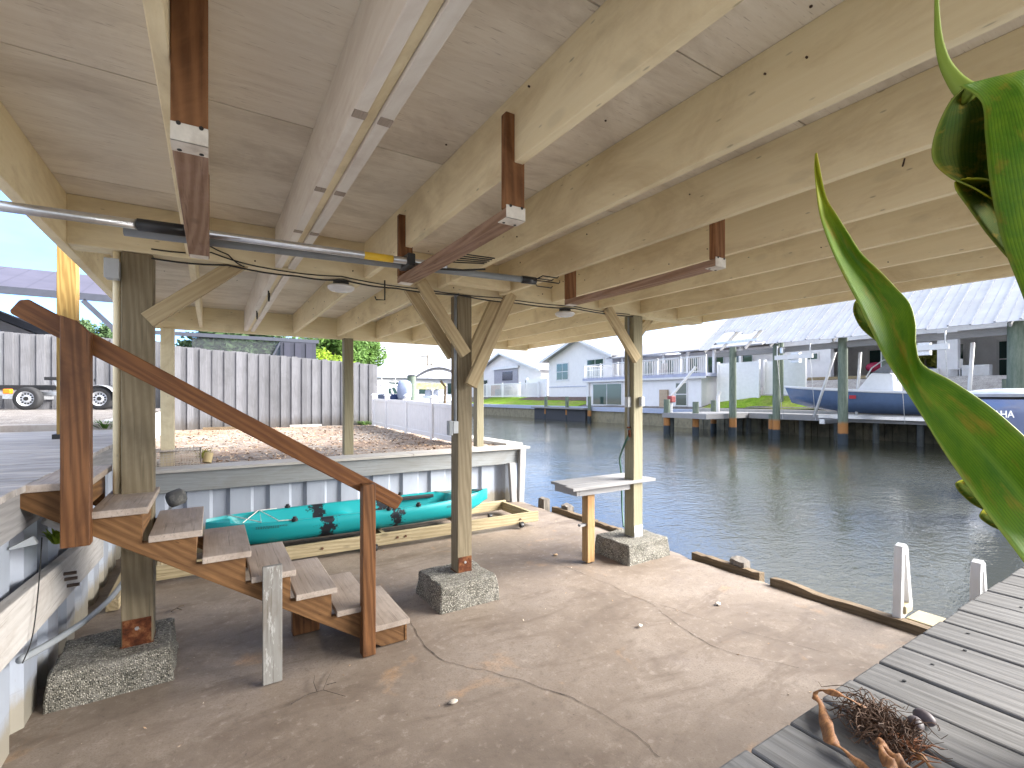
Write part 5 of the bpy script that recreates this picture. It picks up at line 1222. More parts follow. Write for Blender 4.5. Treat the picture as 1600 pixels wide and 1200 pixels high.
for x in (-1.1, 1.1):
    for y in (-.7, .7): b.tube([wz(x * 1.05, y, .2), wz(x, y, 1.5), wz(x * .8, y, 2.1)], .04, 6)
for y in (-.9, .9):
    b.tube([wz(-1.3, y, 2.15), wz(-.6, y, 2.32), wz(.0, y, 2.36), wz(.6, y, 2.32), wz(1.3, y, 2.15)], .045, 6)
for x in (-1.2, -.8, -.4, 0, .4, .8, 1.2): b.tube([wz(x, -1.1, 2.30), wz(x, 1.1, 2.30)], .025, 5)
for x in (-1, -.3, .4, 1): b.tube([wz(x, .9, 2.3), wz(x, .9, 2.75)], .018, 5)
t2 = thing('boat_tower', 'white arched pipe tower of a boat rising behind the fence end', 'boat tower', (p.x, p.y, 0)); mk('pipe_frame', b, whitep, t2)
b = B(); q1, q2 = wz(1.3, 0, 2.2), wz(2.0, .2, .0); b.tube([q1, (q1 + q2) / 2 + Vector((.1, 0, .1)), q2], .10, 8); b.tube([wz(-1.2, 0, 2.2), wz(-1.3, 0, -.2)], .05, 6); mk('leg', b, whitep, t2)
p = pt(676, 620, 25)
t = thing('canopy_boat', 'moored boat with twin outboards under a grey arched canopy', 'boat', (p.x, p.y, WZ))
hull(t, (p.x + .2, p.y + .7, .6), 7.5, 2.6, 1.1, whitegel, R(60))
for dx in (-.22, .22): outboard(t, (p.x + dx * CA, p.y - dx * SA, 1.72), .85, plain('silver_cover', (.40, .43, .52), .5), navy, R(-30))
b = B(); rows = []
for i in range(11):
    u = i / 10 - .5; rows.append([pt(685 + u * 82, 0, 24 + v) * 1.0 for v in (0, 2.4)])
    for k, v in enumerate((0, 2.4)): rows[-1][k].z = 2.66 + .62 * (1 - (2 * u) ** 2)
b.grid(rows); cn = mk('canopy', b, plain('grey_canvas', (.20, .20, .22), .9, var=.15), t, solid=.03, smooth=True)
b = B()
for px_ in (648, 722):
    for d_ in (24.05, 26.2): q = pt(px_, 0, d_); b.tube([(q.x, q.y, 1.0), (q.x, q.y, 2.7)], .03, 6)
mk('canopy_pole', b, galv, t)
b = B(); q = pt(660, 0, 28); b.box(q.x - .5, q.x + 1.5, q.y, q.y + .1, 2.25, 2.6); mk('life_vests', b, plain('yellow_vest', (.38, .36, .14), .8, var=.6, scale=5), t)
b = B(); q = pt(700, 600, 24.5); b.tube([(q.x - .2, q.y, 1.0), (q.x - .15, q.y, 2.3), (q.x - .4, q.y, 2.6)], .06, 6); mk('davit', b, rotw, t)
p = pt(643, 620, 19); b = B(); b.tube([(p.x, p.y, -1.5), (p.x, p.y, 2.62)], [.19, .17], 12); tpp = thing('mooring_pile', 'green mooring pile standing between the two moored boats', 'piling', (p.x, p.y, WZ)); mk('shaft', b, pilew, tpp, smooth=40); b = B(); b.cyl((p.x, p.y, 2.62), .19, .05, 12, r2=.1); mk('cap', b, rubber, tpp)
p = pt(655, 600, 62); t = thing('grey_roof_house', 'low distant house with a long grey shingle roof beyond the moored boats', 'house', (p.x, p.y, 1))
b = B(); b.box(p.x - 6, p.x + 8, p.y, p.y + 8, .9, 4.2); mk('wall', b, stuccow, t); b = B(); b.prism([(p.x - 7, p.y - .7, 4.2), (p.x + 9, p.y - .7, 4.2), (p.x + 7, p.y + 4, 6.0), (p.x - 5, p.y + 4, 6.0)], (0, .3, .1)); mk('roof', b, shingle, t)
for k in range(3): b = B(); b.box(p.x - 4 + 4 * k, p.x - 2.4 + 4 * k, p.y - .05, p.y - .01, 2.2, 3.6); mk('window', b, glassm, t)
p = pt(668, 600, 95); t = thing('utility_pole', 'distant wooden utility pole with a crossarm above the grey roof', 'utility pole', (p.x, p.y, 1)); b = B(); b.tube([(p.x, p.y, 0), (p.x, p.y, 10.2)], [.16, .11], 8); mk('shaft', b, barkm, t); b = B(); b.beam((p.x - 1.2, p.y + .7, 9.7), (p.x + 1.2, p.y - .7, 9.7), .12, .14); mk('crossarm', b, barkm, t)
p2 = pt(674, 600, 110); t = thing('utility_pole', 'thin farther utility pole just right of the crossarm pole', 'utility pole', (p2.x, p2.y, 1)); b = B(); b.tube([(p2.x, p2.y, 0), (p2.x, p2.y, 10.0)], [.16, .11], 8); mk('shaft', b, barkm, t); b = B(); b.beam((p2.x - 1, p2.y + .6, 9.2), (p2.x + 1, p2.y - .6, 9.2), .12, .14); mk('crossarm', b, barkm, t)
b = B(); b.tube([Vector((p.x - 40, p.y + 24, 9.8)), Vector((p.x - 20, p.y + 12, 9.3)), Vector((p.x, p.y, 9.85))], .025, 4); tag(mk('power_line', b, black), 'thin power line running left from the crossarm pole', 'cable')
# ================================================================== FAR BANK
def fz(x, y):
    k = max(0, min(1, (y - 17) / 3)); low = .95 + max(0, min(1, (x - 26.2) / 4.5)) * .95; hi = 1.15 + max(0, min(1, (x - 26.5) / 4.0)) * 1.6
    return hi * (1 - k) + low * k + .05 * nrm((x, y, 1), .5)
bank = smooth_grid('far_bank', 25.6, 62, -30, 150, 50, 140, fz, pathm)
def patch(name, poly_y, x0, x1, mat, dz=.035):
    return smooth_grid(name, x0, x1, poly_y[0], poly_y[1], 24, 40, lambda x, y: fz(x, y) + dz, mat)
patch('lawn', (31.5, 52), 26.0, 29.9, lawnm); patch('mulch_bed', (29.9, 44), 28.3, 29.95, mulchm, .06)
patch('lawn_strip', (12.2, 19.6), 25.9, 28.2, lawnm); patch('gravel_slope', (-8, 18.6), 28.2, 31.5, gravm)
b = B(); b.box(60, 1200, -300, 900, -1.5, 1.0); b.box(62, 200, -30, 150, 1.0, 1.85); struct('far_ground', b, lawnm)
t = thing('far_seawall', 'pale blue capped seawall along the far bank below the houses', 'seawall', (25.6, 40, 0))
b = B(); b.box(25.35, 25.62, 19.2, 160, -1.5, .70); mk('wall_face', b, plain('algae_concrete', (.25, .22, .15), .9, dirt=(.10, .09, .06), dirt_amt=.7), t); b = B(); b.box(25.2, 26.0, 19.1, 160, .70, 1.0); mk('cap', b, plain('blue_grey_cap', (.36, .40, .52), .8, var=.08), t)
t = thing('timber_bulkhead', 'dark timber bulkhead behind the far dock and boathouse', 'seawall', (25.4, 8, 0)); rr = random.Random(6)
b = B(); y = -12
while y < 19.05: b.box(25.3 + rr.uniform(0, .08), 25.55, y, y + .26, -1.5, .85 + rr.uniform(-.04, .04)); y += .28
mk('sheet_board', b, plain('wet_timber', (.075, .07, .05), .8, var=.5, scale=2, dirt=(.28, .24, .15), dirt_amt=.6), t); b = B(); b.box(25.1, 25.75, -12, 19.05, .86, 1.12); mk('cap', b, capw, t)
t = thing('far_dock', 'grey timber dock projecting from the far bank by the green pilings', 'dock', (22.5, 15.5, 0))
b = B()
for i in range(24): b.box(20.2 + i * .205, 20.2 + i * .205 + .19, 14.6, 17.2, .92, .97)
for i in range(78): b.box(23.6, 25.05, 14.58 - (i + 1) * .205, 14.58 - i * .205 - .015, .92, .97)
mk('deck_board', b, greyw['y'], t); b = B(); b.box(20.15, 25.05, 14.55, 14.6, .72, .96); b.box(20.1, 20.15, 14.55, 17.2, .72, .96); b.box(23.5, 23.58, -1.4, 14.5, .70, .95); mk('rim_joist', b, greyw['x'], t)
dpile = plain('dark_pile', (.05, .055, .055), .8, var=.4, scale=3)
for x, y in [(23.75, k) for k in (13.5, 12, 10.5, 9, 7.5, 6, 4.5, 3)] + [(20.5, 16.9), (22.4, 14.8), (24, 14.8)]: b = B(); b.tube([(x, y, -1.5), (x, y, .91)], .12, 8); mk('pile', b, dpile, t)
def band_pile(name):
    m = M(name); z = m.sep(m.coord(rnd=False, kind='Object'))[2]
    n = m.noise(m.coord((6, 6, 1.2)), 2, 6, .7)
    c = m.mix(m.ramp(n, [(.3, 0.0), (.7, 1.0)]), (.09, .12, .09), (.19, .22, .175))
    zz = m.math('ADD', z, m.math('MULTIPLY', n, .12))
    c = m.mix(m.ramp(m.math('DIVIDE', zz, 3), [(.58, 1.0), (.62, 0.0)]), c, (.33, .15, .05))
    c = m.mix(m.ramp(m.math('DIVIDE', zz, 3), [(.445, 1.0), (.46, 0.0)]), c, (.035, .045, .055))
    m.set(c, .8, spec=.3); return m.m
pilem = band_pile('tide_banded_piling')
def pile(px, X, top, r_, lb, name='piling', g='pilings along the far bank', cap=False, ln=0):
    d = X / (SA + (px - 800) / F * CA); p = pt(px, 600, d); b = B()
    b.tube([(p.x, p.y, -1.0), (p.x + ln * .5, p.y, (top - 1) / 2), (p.x + ln, p.y, top)], [r_ * 1.03, r_, r_ * .93], 12)
    return tag(mk(name, b, pilem, smooth=40), lb, 'piling', g)
pile(1145, 21.9, EYE + 2.45, .17, 'tall tide-stained piling under the damaged left end of the boathouse roof')
pile(1213, 22.0, EYE + 2.42, .16, 'tall boathouse piling that stands left of the blue boat bow')
pile(1317, 22.0, EYE + 2.42, .18, 'tall boathouse piling standing in front of the blue boat hull')
pile(1589, 22.0, EYE + 2.42, .24, 'thick boathouse piling at the far right edge')
pile(1206, 22.2, .98, .15, 'short orange-stained piling cut at dock height beside the tall one')
pile(1042, 20.3, EYE - .28 + .15, .17, 'short green piling at the left corner of the far dock with the boat hoist')
pile(1087, 20.6, EYE - .25 + .0, .16, 'short green piling at the right corner of the far dock')
pile(1115, 24.0, EYE - .2, .16, 'short green piling behind the far dock, in front of the lawn strip')
for px, lb in ((853, 'thin dark mooring post in front of the lawn, left of three'), (886, 'thin dark mooring post in front of the lawn, middle of three'), (921, 'thin dark mooring post near the glass sliding doors, right of three')):
    pile(px, 25.0, EYE + .02, .15, lb, 'mooring_post', 'thin mooring posts in front of the lawn')
pile(1551, 24.2, EYE - .0, .12, 'pale cut piling between the boathouse and the blue cowling', g='pale pilings by the stairs'); pile(1572, 24.6, EYE + .65, .12, 'taller pale piling beside the thick boathouse piling', g='pale pilings by the stairs')
t = thing('small_dock', 'small grey dock between the thin mooring posts', 'dock', (24.6, 32, 0)); b = B(); b.box(24.6, 25.2, 28.8, 36, .80, .92); mk('deck', b, greyw['y'], t); b = B(); b.box(24.9, 25.2, 28.9, 35.9, -.2, .77); mk('underdock_shade', b, darkm, t)  # dark box gives the opening under the dock its shade by colour
# boat hoist davits on the far dock
def davit(px, X, lb, arm):
    d = X / (SA + (px - 800) / F * CA); p = pt(px, 600, d); t = thing('boat_hoist', lb, 'hoist', (p.x, p.y, .95), 'white boat hoists on the far dock')
    b = B(); b.tube([(p.x, p.y, .95), (p.x, p.y, 1.9)], .09, 8); mk('mast', b, whitep, t); 
    b = B(); q = Vector((p.x + .9, p.y - .9, 3.4)) if arm else Vector((p.x + .05, p.y - .1, 2.1)); b.tube([Vector((p.x, p.y, 1.8)), q], .07, 8); mk('arm', b, whitep, t)
    if arm: b = B(); b.box(p.x - .18, p.x + .18, p.y - .2, p.y + .1, 1.5, 1.85); mk('winch', b, plain('red_winch', (.28, .06, .06), .6), t, bev=.04)
davit(1048, 21.0, 'white boat hoist with a raised slanting arm and red winch', True); davit(1122, 23.9, 'short white boat hoist mast beside the lawn strip', False)

# ---- houses
def win(parent, X, y0, y1, z0, z1, cols_=2, rows_=2, fr=.10, dx=.05):
    b = B(); b.box(X - dx, X - .005, y0 - fr, y1 + fr, z0 - fr, z1 + fr); f = mk('window', b, whitep, parent)
    b = B()
    for i in range(cols_):
        for j in range(rows_):
            a = y0 + (y1 - y0) * i / cols_ + .03; c = y0 + (y1 - y0) * (i + 1) / cols_ - .03; e = z0 + (z1 - z0) * j / rows_ + .03; g_ = z0 + (z1 - z0) * (j + 1) / rows_ - .03
            b.box(X - dx - .006, X - dx - .001, a, c, e, g_)
            mk('pane', b, glassm, f); b = B()
    return f
def gable_house(name, lb, X, y0, y1, zb, ze, ya, za, X1, oh=.7, wm=stucco):
    t = thing(name, lb, 'house', (X + 4, (y0 + y1) / 2, zb))
    b = B(); b.prism([(X, y0, zb - 1), (X, y1, zb - 1), (X, y1, ze), (X, ya, za), (X, y0, ze)], (X1 - X, 0, 0)); mk('wall', b, wm, t)
    def sl(y, side): return ze + (za - ze) * ((y - y0) / (ya - y0) if side == 0 else (y1 - y) / (y1 - ya))
    b = B(); e0 = y0 - oh; e1 = y1 + oh
    b.quad((X - oh, e0, sl(e0, 0) + .06), (X1, e0, sl(e0, 0) + .06), (X1, ya, za + .06), (X - oh, ya, za + .06)); b.quad((X - oh, e1, sl(e1, 1) + .06), (X1, e1, sl(e1, 1) + .06), (X1, ya, za + .06), (X - oh, ya, za + .06)); mk('roof', b, tinm2, t, solid=.10)
    b = B(); b.beam((X - oh - .03, e0, sl(e0, 0)), (X - oh - .03, ya, za), .05, .24, (0, 0, 1)); b.beam((X - oh - .03, ya, za), (X - oh - .03, e1, sl(e1, 1)), .05, .24, (0, 0, 1)); mk('fascia', b, whitep, t)
    return t
tinm2 = seam_roof('white_tin_roof_x', (.35, .35, .37), 'x', .45)
t = gable_house('gabled_house', 'small pale gabled house with an open patio and wall television across the canal', 32, 44.8, 60.5, 1.8, EYE + 3.2, 53.2, EYE + 5.6, 44)
b = B(); b.box(31.9, 31.985, 49.6, 55.4, 1.8, EYE + 3.55); mk('recess_shade', b, midgrey, t); b = B(); b.box(31.84, 31.895, 50.8, 53.2, EYE + 2.1, EYE + 3.2); mk('television', b, navy, t); b = B(); b.box(31.7, 31.89, 49.3, 55.7, EYE + 3.55, EYE + 3.85); mk('patio_beam', b, whitep, t)  # flat panel for the open patio recess, its shade put into the grey
win(t, 32, 57.3, 59.3, 1.9, EYE + 2.3, 2, 1); win(t, 32, 46.6, 48.0, EYE + 1.0, EYE + 2.0, 2, 1)
b = B(); b.box(31.0, 31.6, 53.2, 54.6, 1.8, 3.3); tag(mk('bar_cabinet', b, plain('red_wood', (.25, .08, .04), .6)), 'reddish wooden cabinet on the open patio of the small gabled house', 'cabinet')
b = B(); b.box(30.6, 31.2, 49.6, 51.6, 2.0, 2.7); b.box(31.0, 31.3, 49.6, 51.6, 2.7, 3.1); b.box(30.6, 31.2, 52.0, 52.9, 2.0, 2.75); tag(mk('patio_sofa', b, plain('dark_cushion', (.06, .06, .09), .8), bev=.05), 'dark patio sofa set on the patio of the small gabled house', 'sofa')
def picket(p, q, zb, h, lb, n, mat=vinylw, rail=True, name='picket_fence'):
    t = thing(name, lb, 'fence', ((p[0] + q[0]) / 2, (p[1] + q[1]) / 2, zb)); p = Vector((*p, 0)); q = Vector((*q, 0)); b = B()
    for i in range(n + 1): c = p.lerp(q, i / n); b.box(c.x - .025, c.x + .025, c.y - .025, c.y + .025, zb, zb + h)
    mk('pickets', b, mat, t); b = B(); b.beam(p + Vector((0, 0, zb + h)), q + Vector((0, 0, zb + h)), .07, .10); b.beam(p + Vector((0, 0, zb + .12)), q + Vector((0, 0, zb + .12)), .07, .10); mk('rail', b, mat, t)
    for i in range(0, 5): c = p.lerp(q, i / 4); b = B(); b.box(c.x - .07, c.x + .07, c.y - .07, c.y + .07, zb, zb + h + .15); mk('post', b, mat, t)
picket((28.5, 55), (29.6, 41.9), 1.75, 1.55, 'white picket fence in front of the small gabled house', 60)
b = B(); b.box(29.9, 30.0, 40.9, 44.6, 1.6, 3.75); t = thing('privacy_fence', 'white solid privacy fence between the two pale houses', 'fence', (30, 43, 1.7)); mk('panel', b, vinylw, t); b = B(); b.box(29.86, 30.04, 44.5, 44.7, 1.6, 3.9); mk('post', b, vinylw, t)

t = gable_house('balcony_house', 'pale blue two-level house with a white balcony across the canal', 30, 31.2, 40.6, 1.85, EYE + 3.82, 35.6, EYE + 5.55, 40)
win(t, 30, 37.35, 39.2, EYE + 1.7, EYE + 3.35, 2, 2); win(t, 30, 32.3, 34.5, EYE + 1.5, EYE + 3.45, 2, 2)
b = B(); b.box(29.965, 30.0, 31.2, 40.6, EYE + .95, EYE + 1.05); mk('band', b, plain('band_stucco', (.44, .46, .57), .8), t)
# rear wing with columns
b = B(); b.box(31.6, 40, 17.8, 31.15, 1.85, EYE + 3.4); mk('wall', b, stuccow, t)
b = B(); b.quad((29.3, 17.2, EYE + 3.32), (29.3, 31.2, EYE + 3.32), (35.8, 31.2, EYE + 5.45), (35.8, 17.2, EYE + 5.45)); b.quad((42, 17.2, EYE + 3.3), (42, 31.2, EYE + 3.3), (35.8, 31.2, EYE + 5.45), (35.8, 17.2, EYE + 5.45)); mk('roof', b, tinm, t, solid=.1)
b = B()
for y in (19, 21, 23.2, 25.4, 27.6, 29.8): b.box(29.8, 29.98, y - .09, y + .09, 3.3, EYE + 3.3)
mk('porch_column', b, whitep, t)
for y0_, y1_ in ((28, 29.5), (25.8, 27.2), (23.6, 24.9), (21.4, 22.7), (19.2, 20.5)): win(t, 31.6, y0_, y1_, EYE + 1.6, EYE + 3.0, 1, 1, .06)
b = B(); b.box(27.0, 31.55, 19.9, 31.1, .9, EYE + 1.33); mk('lower_wall', b, stucco, t)
b = B(); b.box(26.75, 31.58, 19.4, 31.4, EYE + 1.335, EYE + 1.55); mk('balcony_floor', b, plain('balcony_edge', (.36, .38, .50), .7), t); b = B(); b.box(26.72, 26.78, 19.4, 31.4, EYE + 1.2, EYE + 1.333); mk('balcony_trim', b, whitep, t)
b = B(); n = 78
for i in range(n + 1): y = 19.5 + 11.8 * i / n; b.box(26.88, 26.90, y - .012, y + .012, EYE + 1.56, EYE + 2.62)
b.box(26.85, 26.93, 19.45, 31.35, EYE + 2.6, EYE + 2.67); b.box(26.86, 26.92, 19.45, 31.35, EYE + 1.62, EYE + 1.67); b.box(26.86, 30, 31.3, 31.36, EYE + 2.6, EYE + 2.67)
for i in range(18): x = 26.95 + i * .17; b.box(x - .012, x + .012, 31.32, 31.345, EYE + 1.56, EYE + 2.6)
for i in range(7): y = 19.5 + 11.8 * i / 6; b.box(26.85, 26.94, y - .045, y + .045, EYE + 1.56, EYE + 2.72)
mk('balcony_railing', b, whitep, t)
f = win(t, 27.0, 27.0, 30.3, 1.15, EYE + 1.05, 2, 1, .10, .06); win(t, 27.0, 21.0, 21.9, 1.2, EYE + .95, 1, 2, .05)
b = B(); b.box(26.8, 26.95, 22.5, 23.2, .95, 2.3); tag(mk('leaning_boards', b, plain('tan_boards', (.40, .31, .22), .8)), 'tan boards leaning on the lower wall of the balcony house', 'boards')
b = B(); b.box(26.85, 26.98, 30.75, 31.0, .9, EYE + 1.3); mk('corner_post', b, whitep, t)
b = B(); b.box(28.3, 28.6, 24.0, 24.6, EYE + 1.56, EYE + 2.0); b.box(28.55, 28.65, 24.0, 24.6, EYE + 2.0, EYE + 2.5); tag(mk('balcony_chair', b, plain('grey_wicker', (.25, .23, .22), .8), bev=.03), 'grey wicker chair on the balcony behind the railing', 'chair')
for i, (y0_, y1_, x_, lb) in enumerate(((16.6, 19.3, 27.9, 'tall white privacy panel right of the balcony railing, nearer the balcony'), (14.2, 16.5, 28.4, 'tall white privacy panel behind the left boathouse piling'))):
    t = thing('privacy_fence', lb, 'fence', (x_, y0_, 1.5)); b = B(); b.box(x_, x_ + .05, y0_, y1_, 1.4, EYE + 2.15); mk('panel', b, vinylw, t)
    for yy in (y0_, y1_): b = B(); b.box(x_ - .05, x_ + .1, yy - .07, yy + .07, 1.3, EYE + 2.25); mk('post', b, vinylw, t)
# white patio house behind the boathouse
t = thing('patio_house', 'long white house with open patio bays behind the boathouse', 'house', (34, 8, 2.7))
fl = EYE + .95
b = B(); b.box(36, 46, -14, 17.5, 1.5, EYE + 4.2); mk('wall', b, stuccow, t); b = B(); b.quad((31.3, -14, EYE + 3.9), (31.3, 17.9, EYE + 3.9), (40, 17.9, EYE + 5.0), (40, -14, EYE + 5.0)); mk('roof', b, tinm, t, solid=.12)
b = B(); b.box(31.6, 32.0, -14, 17.6, EYE + 3.3, EYE + 3.9); mk('patio_beam', b, stuccow, t); b = B(); b.box(31.2, 36, -14, 17.6, 1.2, fl); mk('patio_floor', b, plain('patio_slab', (.45, .44, .44), .8), t)
for y, w_ in ((17.3, .5), (14.6, .3), (11.3, .45), (8.9, .4), (5.6, .4), (2.2, .4)): b = B(); b.box(31.6, 32.0, y - w_, y + w_, fl, EYE + 3.3); mk('column', b, stuccow, t)
for y0_, y1_ in ((12.0, 14.0), (9.4, 10.9), (6.3, 8.0), (3.0, 4.6)): win(t, 36, y0_, y1_, fl + .1, EYE + 3.0, 2, 2, .08)
for y0_ in (15.0, 16.2): win(t, 31.6, y0_, y0_ + .6, EYE + 2.3, EYE + 2.7, 1, 1, .04)
b = B(); b.box(31.62, 31.66, 14.9, 17.2, fl, EYE + 3.3); mk('front_wall', b, stuccow, t)
b = B(); b.box(34.6, 34.7, 9.6, 11.0, fl + .1, fl + 1.1); mk('mural', b, plain('blue_mural', (.12, .16, .30), .8, var=.5, scale=4, dirt=(.35, .1, .1), dirt_amt=.6), t)
b = B(); b.box(33.2, 33.7, 3.0, 4.4, fl, EYE + 3.2); mk('tan_wall', b, plain('tan_stucco', (.42, .28, .19), .8), t)
def junk(name, x, y, sx, sy, z0, h, mat, lb, cat_, bev=.03): b = B(); b.box(x, x + sx, y, y + sy, z0, z0 + h); return tag(mk(name, b, mat, bev=bev), lb, cat_)
b = B(); 
for k in range(6): b.box(30.7 + .05 * (k % 2), 31.15, 11.7 + .05 * k, 15.6 - .2 * (k % 3), fl - .02 + .075 * k - .2, fl + .05 + .075 * k - .2)
tag(mk('lumber_stack', b, beamw), 'stack of tan lumber lying before the white patio house', 'lumber')
b = B(); b.ball((32.4, 12.3, fl + .75), .45, .5, .3, 2); b.cyl((32.4, 12.3, fl), .08, .6, 8); tag(mk('covered_grill', b, pinkm, smooth=True), 'crimson covered grill on the patio above the lumber stack', 'grill')
junk('drum', 32.2, 11.55, .5, .6, fl, .5, plain('blue_bin', (.06, .16, .34), .5), 'small blue bin right of the crimson grill', 'bin'); junk('cooler', 31.4, 9.2, .5, 1.0, fl, .5, whitep, 'white cooler box on the patio left of the boat console', 'cooler'); junk('cooler', 31.4, 7.3, .5, 1.0, fl, .6, whitep, 'larger white cooler box behind the bow of the blue boat', 'cooler')
b = B(); b.box(31.4, 31.8, 8.35, 8.8, fl + .40, fl + .46)
for dx in (.02, .36):
    for dy in (.02, .41): b.box(31.4 + dx - .02, 31.4 + dx + .02, 8.35 + dy - .02, 8.35 + dy + .02, fl, fl + .40)
b.box(31.76, 31.8, 8.35, 8.8, fl + .46, fl + .95); tag(mk('plastic_chair', b, whitep, bev=.015), 'white plastic chair between the two white coolers', 'chair')
for dy, lb in ((0, 'white gas bottle on the patio ledge, nearer the tan wall'), (.45, 'white gas bottle on the patio ledge, farther from the tan wall')): b = B(); b.lathe((31.45, 4.75 + dy, fl), [(.14, 0), (.17, .05), (.17, .32), (.1, .42), (.08, .5)], 14); tag(mk('gas_bottle', b, whitegel, smooth=40), lb, 'gas bottle')
for k, (px_, d_) in enumerate(((1446, 26), (1462, 27))):
    q = pt(px_, 600, d_); tree('palm_shrub', (q.x, q.y), .8, 2.6, 700, .14, yellowm, ('yellowish shrub behind the green leaf, nearer the boat console', 'yellowish shrub just right of its neighbour behind the green leaf')[k], 'shrub', trunk=.06, blobs=8, seed=30 + k, base=1.9)
# boathouse roof
t = thing('boathouse_roof', 'damaged sheet metal boathouse roof over the blue boat', 'boathouse', (26, 8, EYE + 2.4))
Ye, Yn = 15.85, -6.0; Xe, Ze, Xr, Zr = 21.3, EYE + 2.37, 26.6, EYE + 6.2
def rp_(X, Y): return Vector((X, Y, Ze + (Zr - Ze) * (X - Xe) / (Xr - Xe)))
b = B(); y = Ye; k = 0; rr = random.Random(12); ribs = B()
while y > Yn:
    y2 = y - .58; x0 = Xe + rr.uniform(-.04, .05)
    if 1 <= k <= 5: x0 = Xe + (1.25 + .12 * rr.random() if k in (1, 2) else 1.0 if k == 3 else 1.15 if k == 4 else .25)
    dz = .012 * (k % 2); sag = .02 * nrm((k * 1.7, 1, 1))
    P_ = [rp_(x0, y), rp_(x0, y2), rp_(Xr, y2), rp_(Xr, y)]
    for p_ in P_: p_.z += dz + sag
    b.quad(*P_)
    for f_ in (0,): ribs.beam(rp_(x0, y) + Vector((0, 0, dz + sag + .03)), rp_(Xr, y) + Vector((0, 0, dz + sag + .03)), .05, .055)
    ribs.beam(rp_(x0, y - .29) + Vector((0, 0, dz + sag + .008)), rp_(Xr, y - .29) + Vector((0, 0, dz + sag + .008)), .02, .02)
    y = y2; k += 1
mk('roof_sheet', b, boatroofm, t, solid=.012)
o = mk('roof_rib', ribs, plain('grey_rib', (.38, .39, .43), .5, .3), t)  # ribs in a slightly darker grey than the sheets
b = B(); b.quad((Xr, Ye, Zr + .02), (Xr, Yn, Zr + .02), (Xr + 1.2, Yn, Zr - .8), (Xr + 1.2, Ye, Zr - .8)); mk('rear_slope', b, boatroofm, t, solid=.02)
b = B()
for X in (21.9, 23.2, 24.6, 26.2): z = rp_(X, 0).z - .09; b.box(X - .04, X + .04, Yn, Ye - .05, z - .05, z + .05)
mk('purlin', b, galv, t)
b = B(); b.box(21.95, 22.12, Yn, 15.3, EYE + 2.02, EYE + 2.26); mk('eave_beam', b, greyw['y'], t); b = B()
for Y in (15.6, 14.7, 13.4, 12.2, 9.6, 7, 4.5, 1.5): b.beam(rp_(21.4, Y) - Vector((0, 0, .17)), rp_(26.4, Y) - Vector((0, 0, .17)), .06, .12)
mk('rafter', b, greyw['x'], t)
b = B(); 
for x in (27.4,): 
    for y in (15, 10, 5, 0): b.tube([(x, y, 0), (x, y, Zr - .9)], .15, 10)
mk('rear_pile', b, pilew, t)
for Y, Lh, lb in ((11.3, 1.6, 'white boat lift motor beam under the boathouse eave, left of the middle piling'), (6.8, 1.5, 'white boat lift motor beam under the boathouse eave, right of the green leaf')):
    t = thing('lift_beam', lb, 'boat lift', (22.2, Y, EYE + 1.7), 'boat lift motor beams under the boathouse'); b = B(); b.box(21.6, 21.72, Y - Lh / 2, Y + Lh / 2, EYE + 1.66, EYE + 1.86); mk('beam', b, whitep, t); b = B(); b.box(21.72, 21.95, Y - .2, Y + .15, EYE + 1.5, EYE + 1.95); b.cyl((21.7, Y + .5, EYE + 1.95), .1, .25, 10); mk('motor', b, galv, t); b = B()
    for dy in (-Lh / 2 + .1, Lh / 2 - .1): b.tube([(21.66, Y + dy, EYE + 1.66), (22.1, Y + dy, EYE - 1.0)], .012, 5); b.tube([(21.66, Y + dy, EYE + 1.86), (21.66, Y + dy, EYE + 2.3)], .03, 6)
    mk('cable', b, galv, t)
for px_, X, lb in ((1293, 22.6, 'slanting white lift guide pole beside the blue boat bow'), (1342, 23.4, 'slanting grey lift guide pole between the piling and the boat console'), (1517, 22.6, 'upright white lift guide pole right of the green leaf')):
    d = X / (SA + (px_ - 800) / F * CA); q = pt(px_, 600, d); b = B(); b.tube([(q.x, q.y + (.55 if px_ < 1300 else .1), .9), (q.x, q.y - (.3 if px_ < 1300 else .05), EYE + 1.9)], .06, 8); tag(mk('guide_pole', b, whitep, smooth=True), lb, 'pole', 'boat lift guide poles')
# blue boat on its lift
t = thing('blue_boat', 'blue hulled centre console boat hanging in the boathouse lift', 'boat', (23.6, 9, 1.2))
hull(t, (23.8, 5.2, 1.05), 7.3, 2.0, .86, bluehull, R(90), rake=.42)
b = B(); n = 20
for s_ in (-1, 1):
    pts_ = []
    for i in range(n + 1):
        u = i / n; wv = 1.0 * (1 - max(0, (u - .45) / .55) ** 2.4) + .02; gz = 1.05 + .86 * (1 + .42 * u * u); xx = 7.3 * u + (gz - 1.05 - .47 * max(0, (u - .55) / .45) ** 2) / .86 * .35 * max(0, (u - .6) / .4) ** 1.5
        pts_.append((23.8 + s_ * wv, 5.2 + xx, gz + .02))
    b.tube(pts_, .055, 6)
mk('gunwale', b, whitegel, t)
b = B(); b.hexa([(23.3, 8.2, 1.85), (24.3, 8.2, 1.85), (24.3, 9.7, 1.85), (23.3, 9.7, 1.85), (23.4, 8.3, 2.75), (24.2, 8.3, 2.75), (24.2, 9.05, 2.8), (23.4, 9.05, 2.8)]); mk('console', b, whitegel, t, bev=.06)
b = B(); b.hexa([(23.42, 8.4, 2.75), (24.18, 8.4, 2.75), (24.18, 9.02, 2.8), (23.42, 9.02, 2.8), (23.5, 8.3, 3.15), (24.1, 8.3, 3.15), (24.1, 8.5, 3.2), (23.5, 8.5, 3.2)]); mk('windscreen', b, plain('smoked_glass', (.12, .13, .15), .1), t, bev=.02)
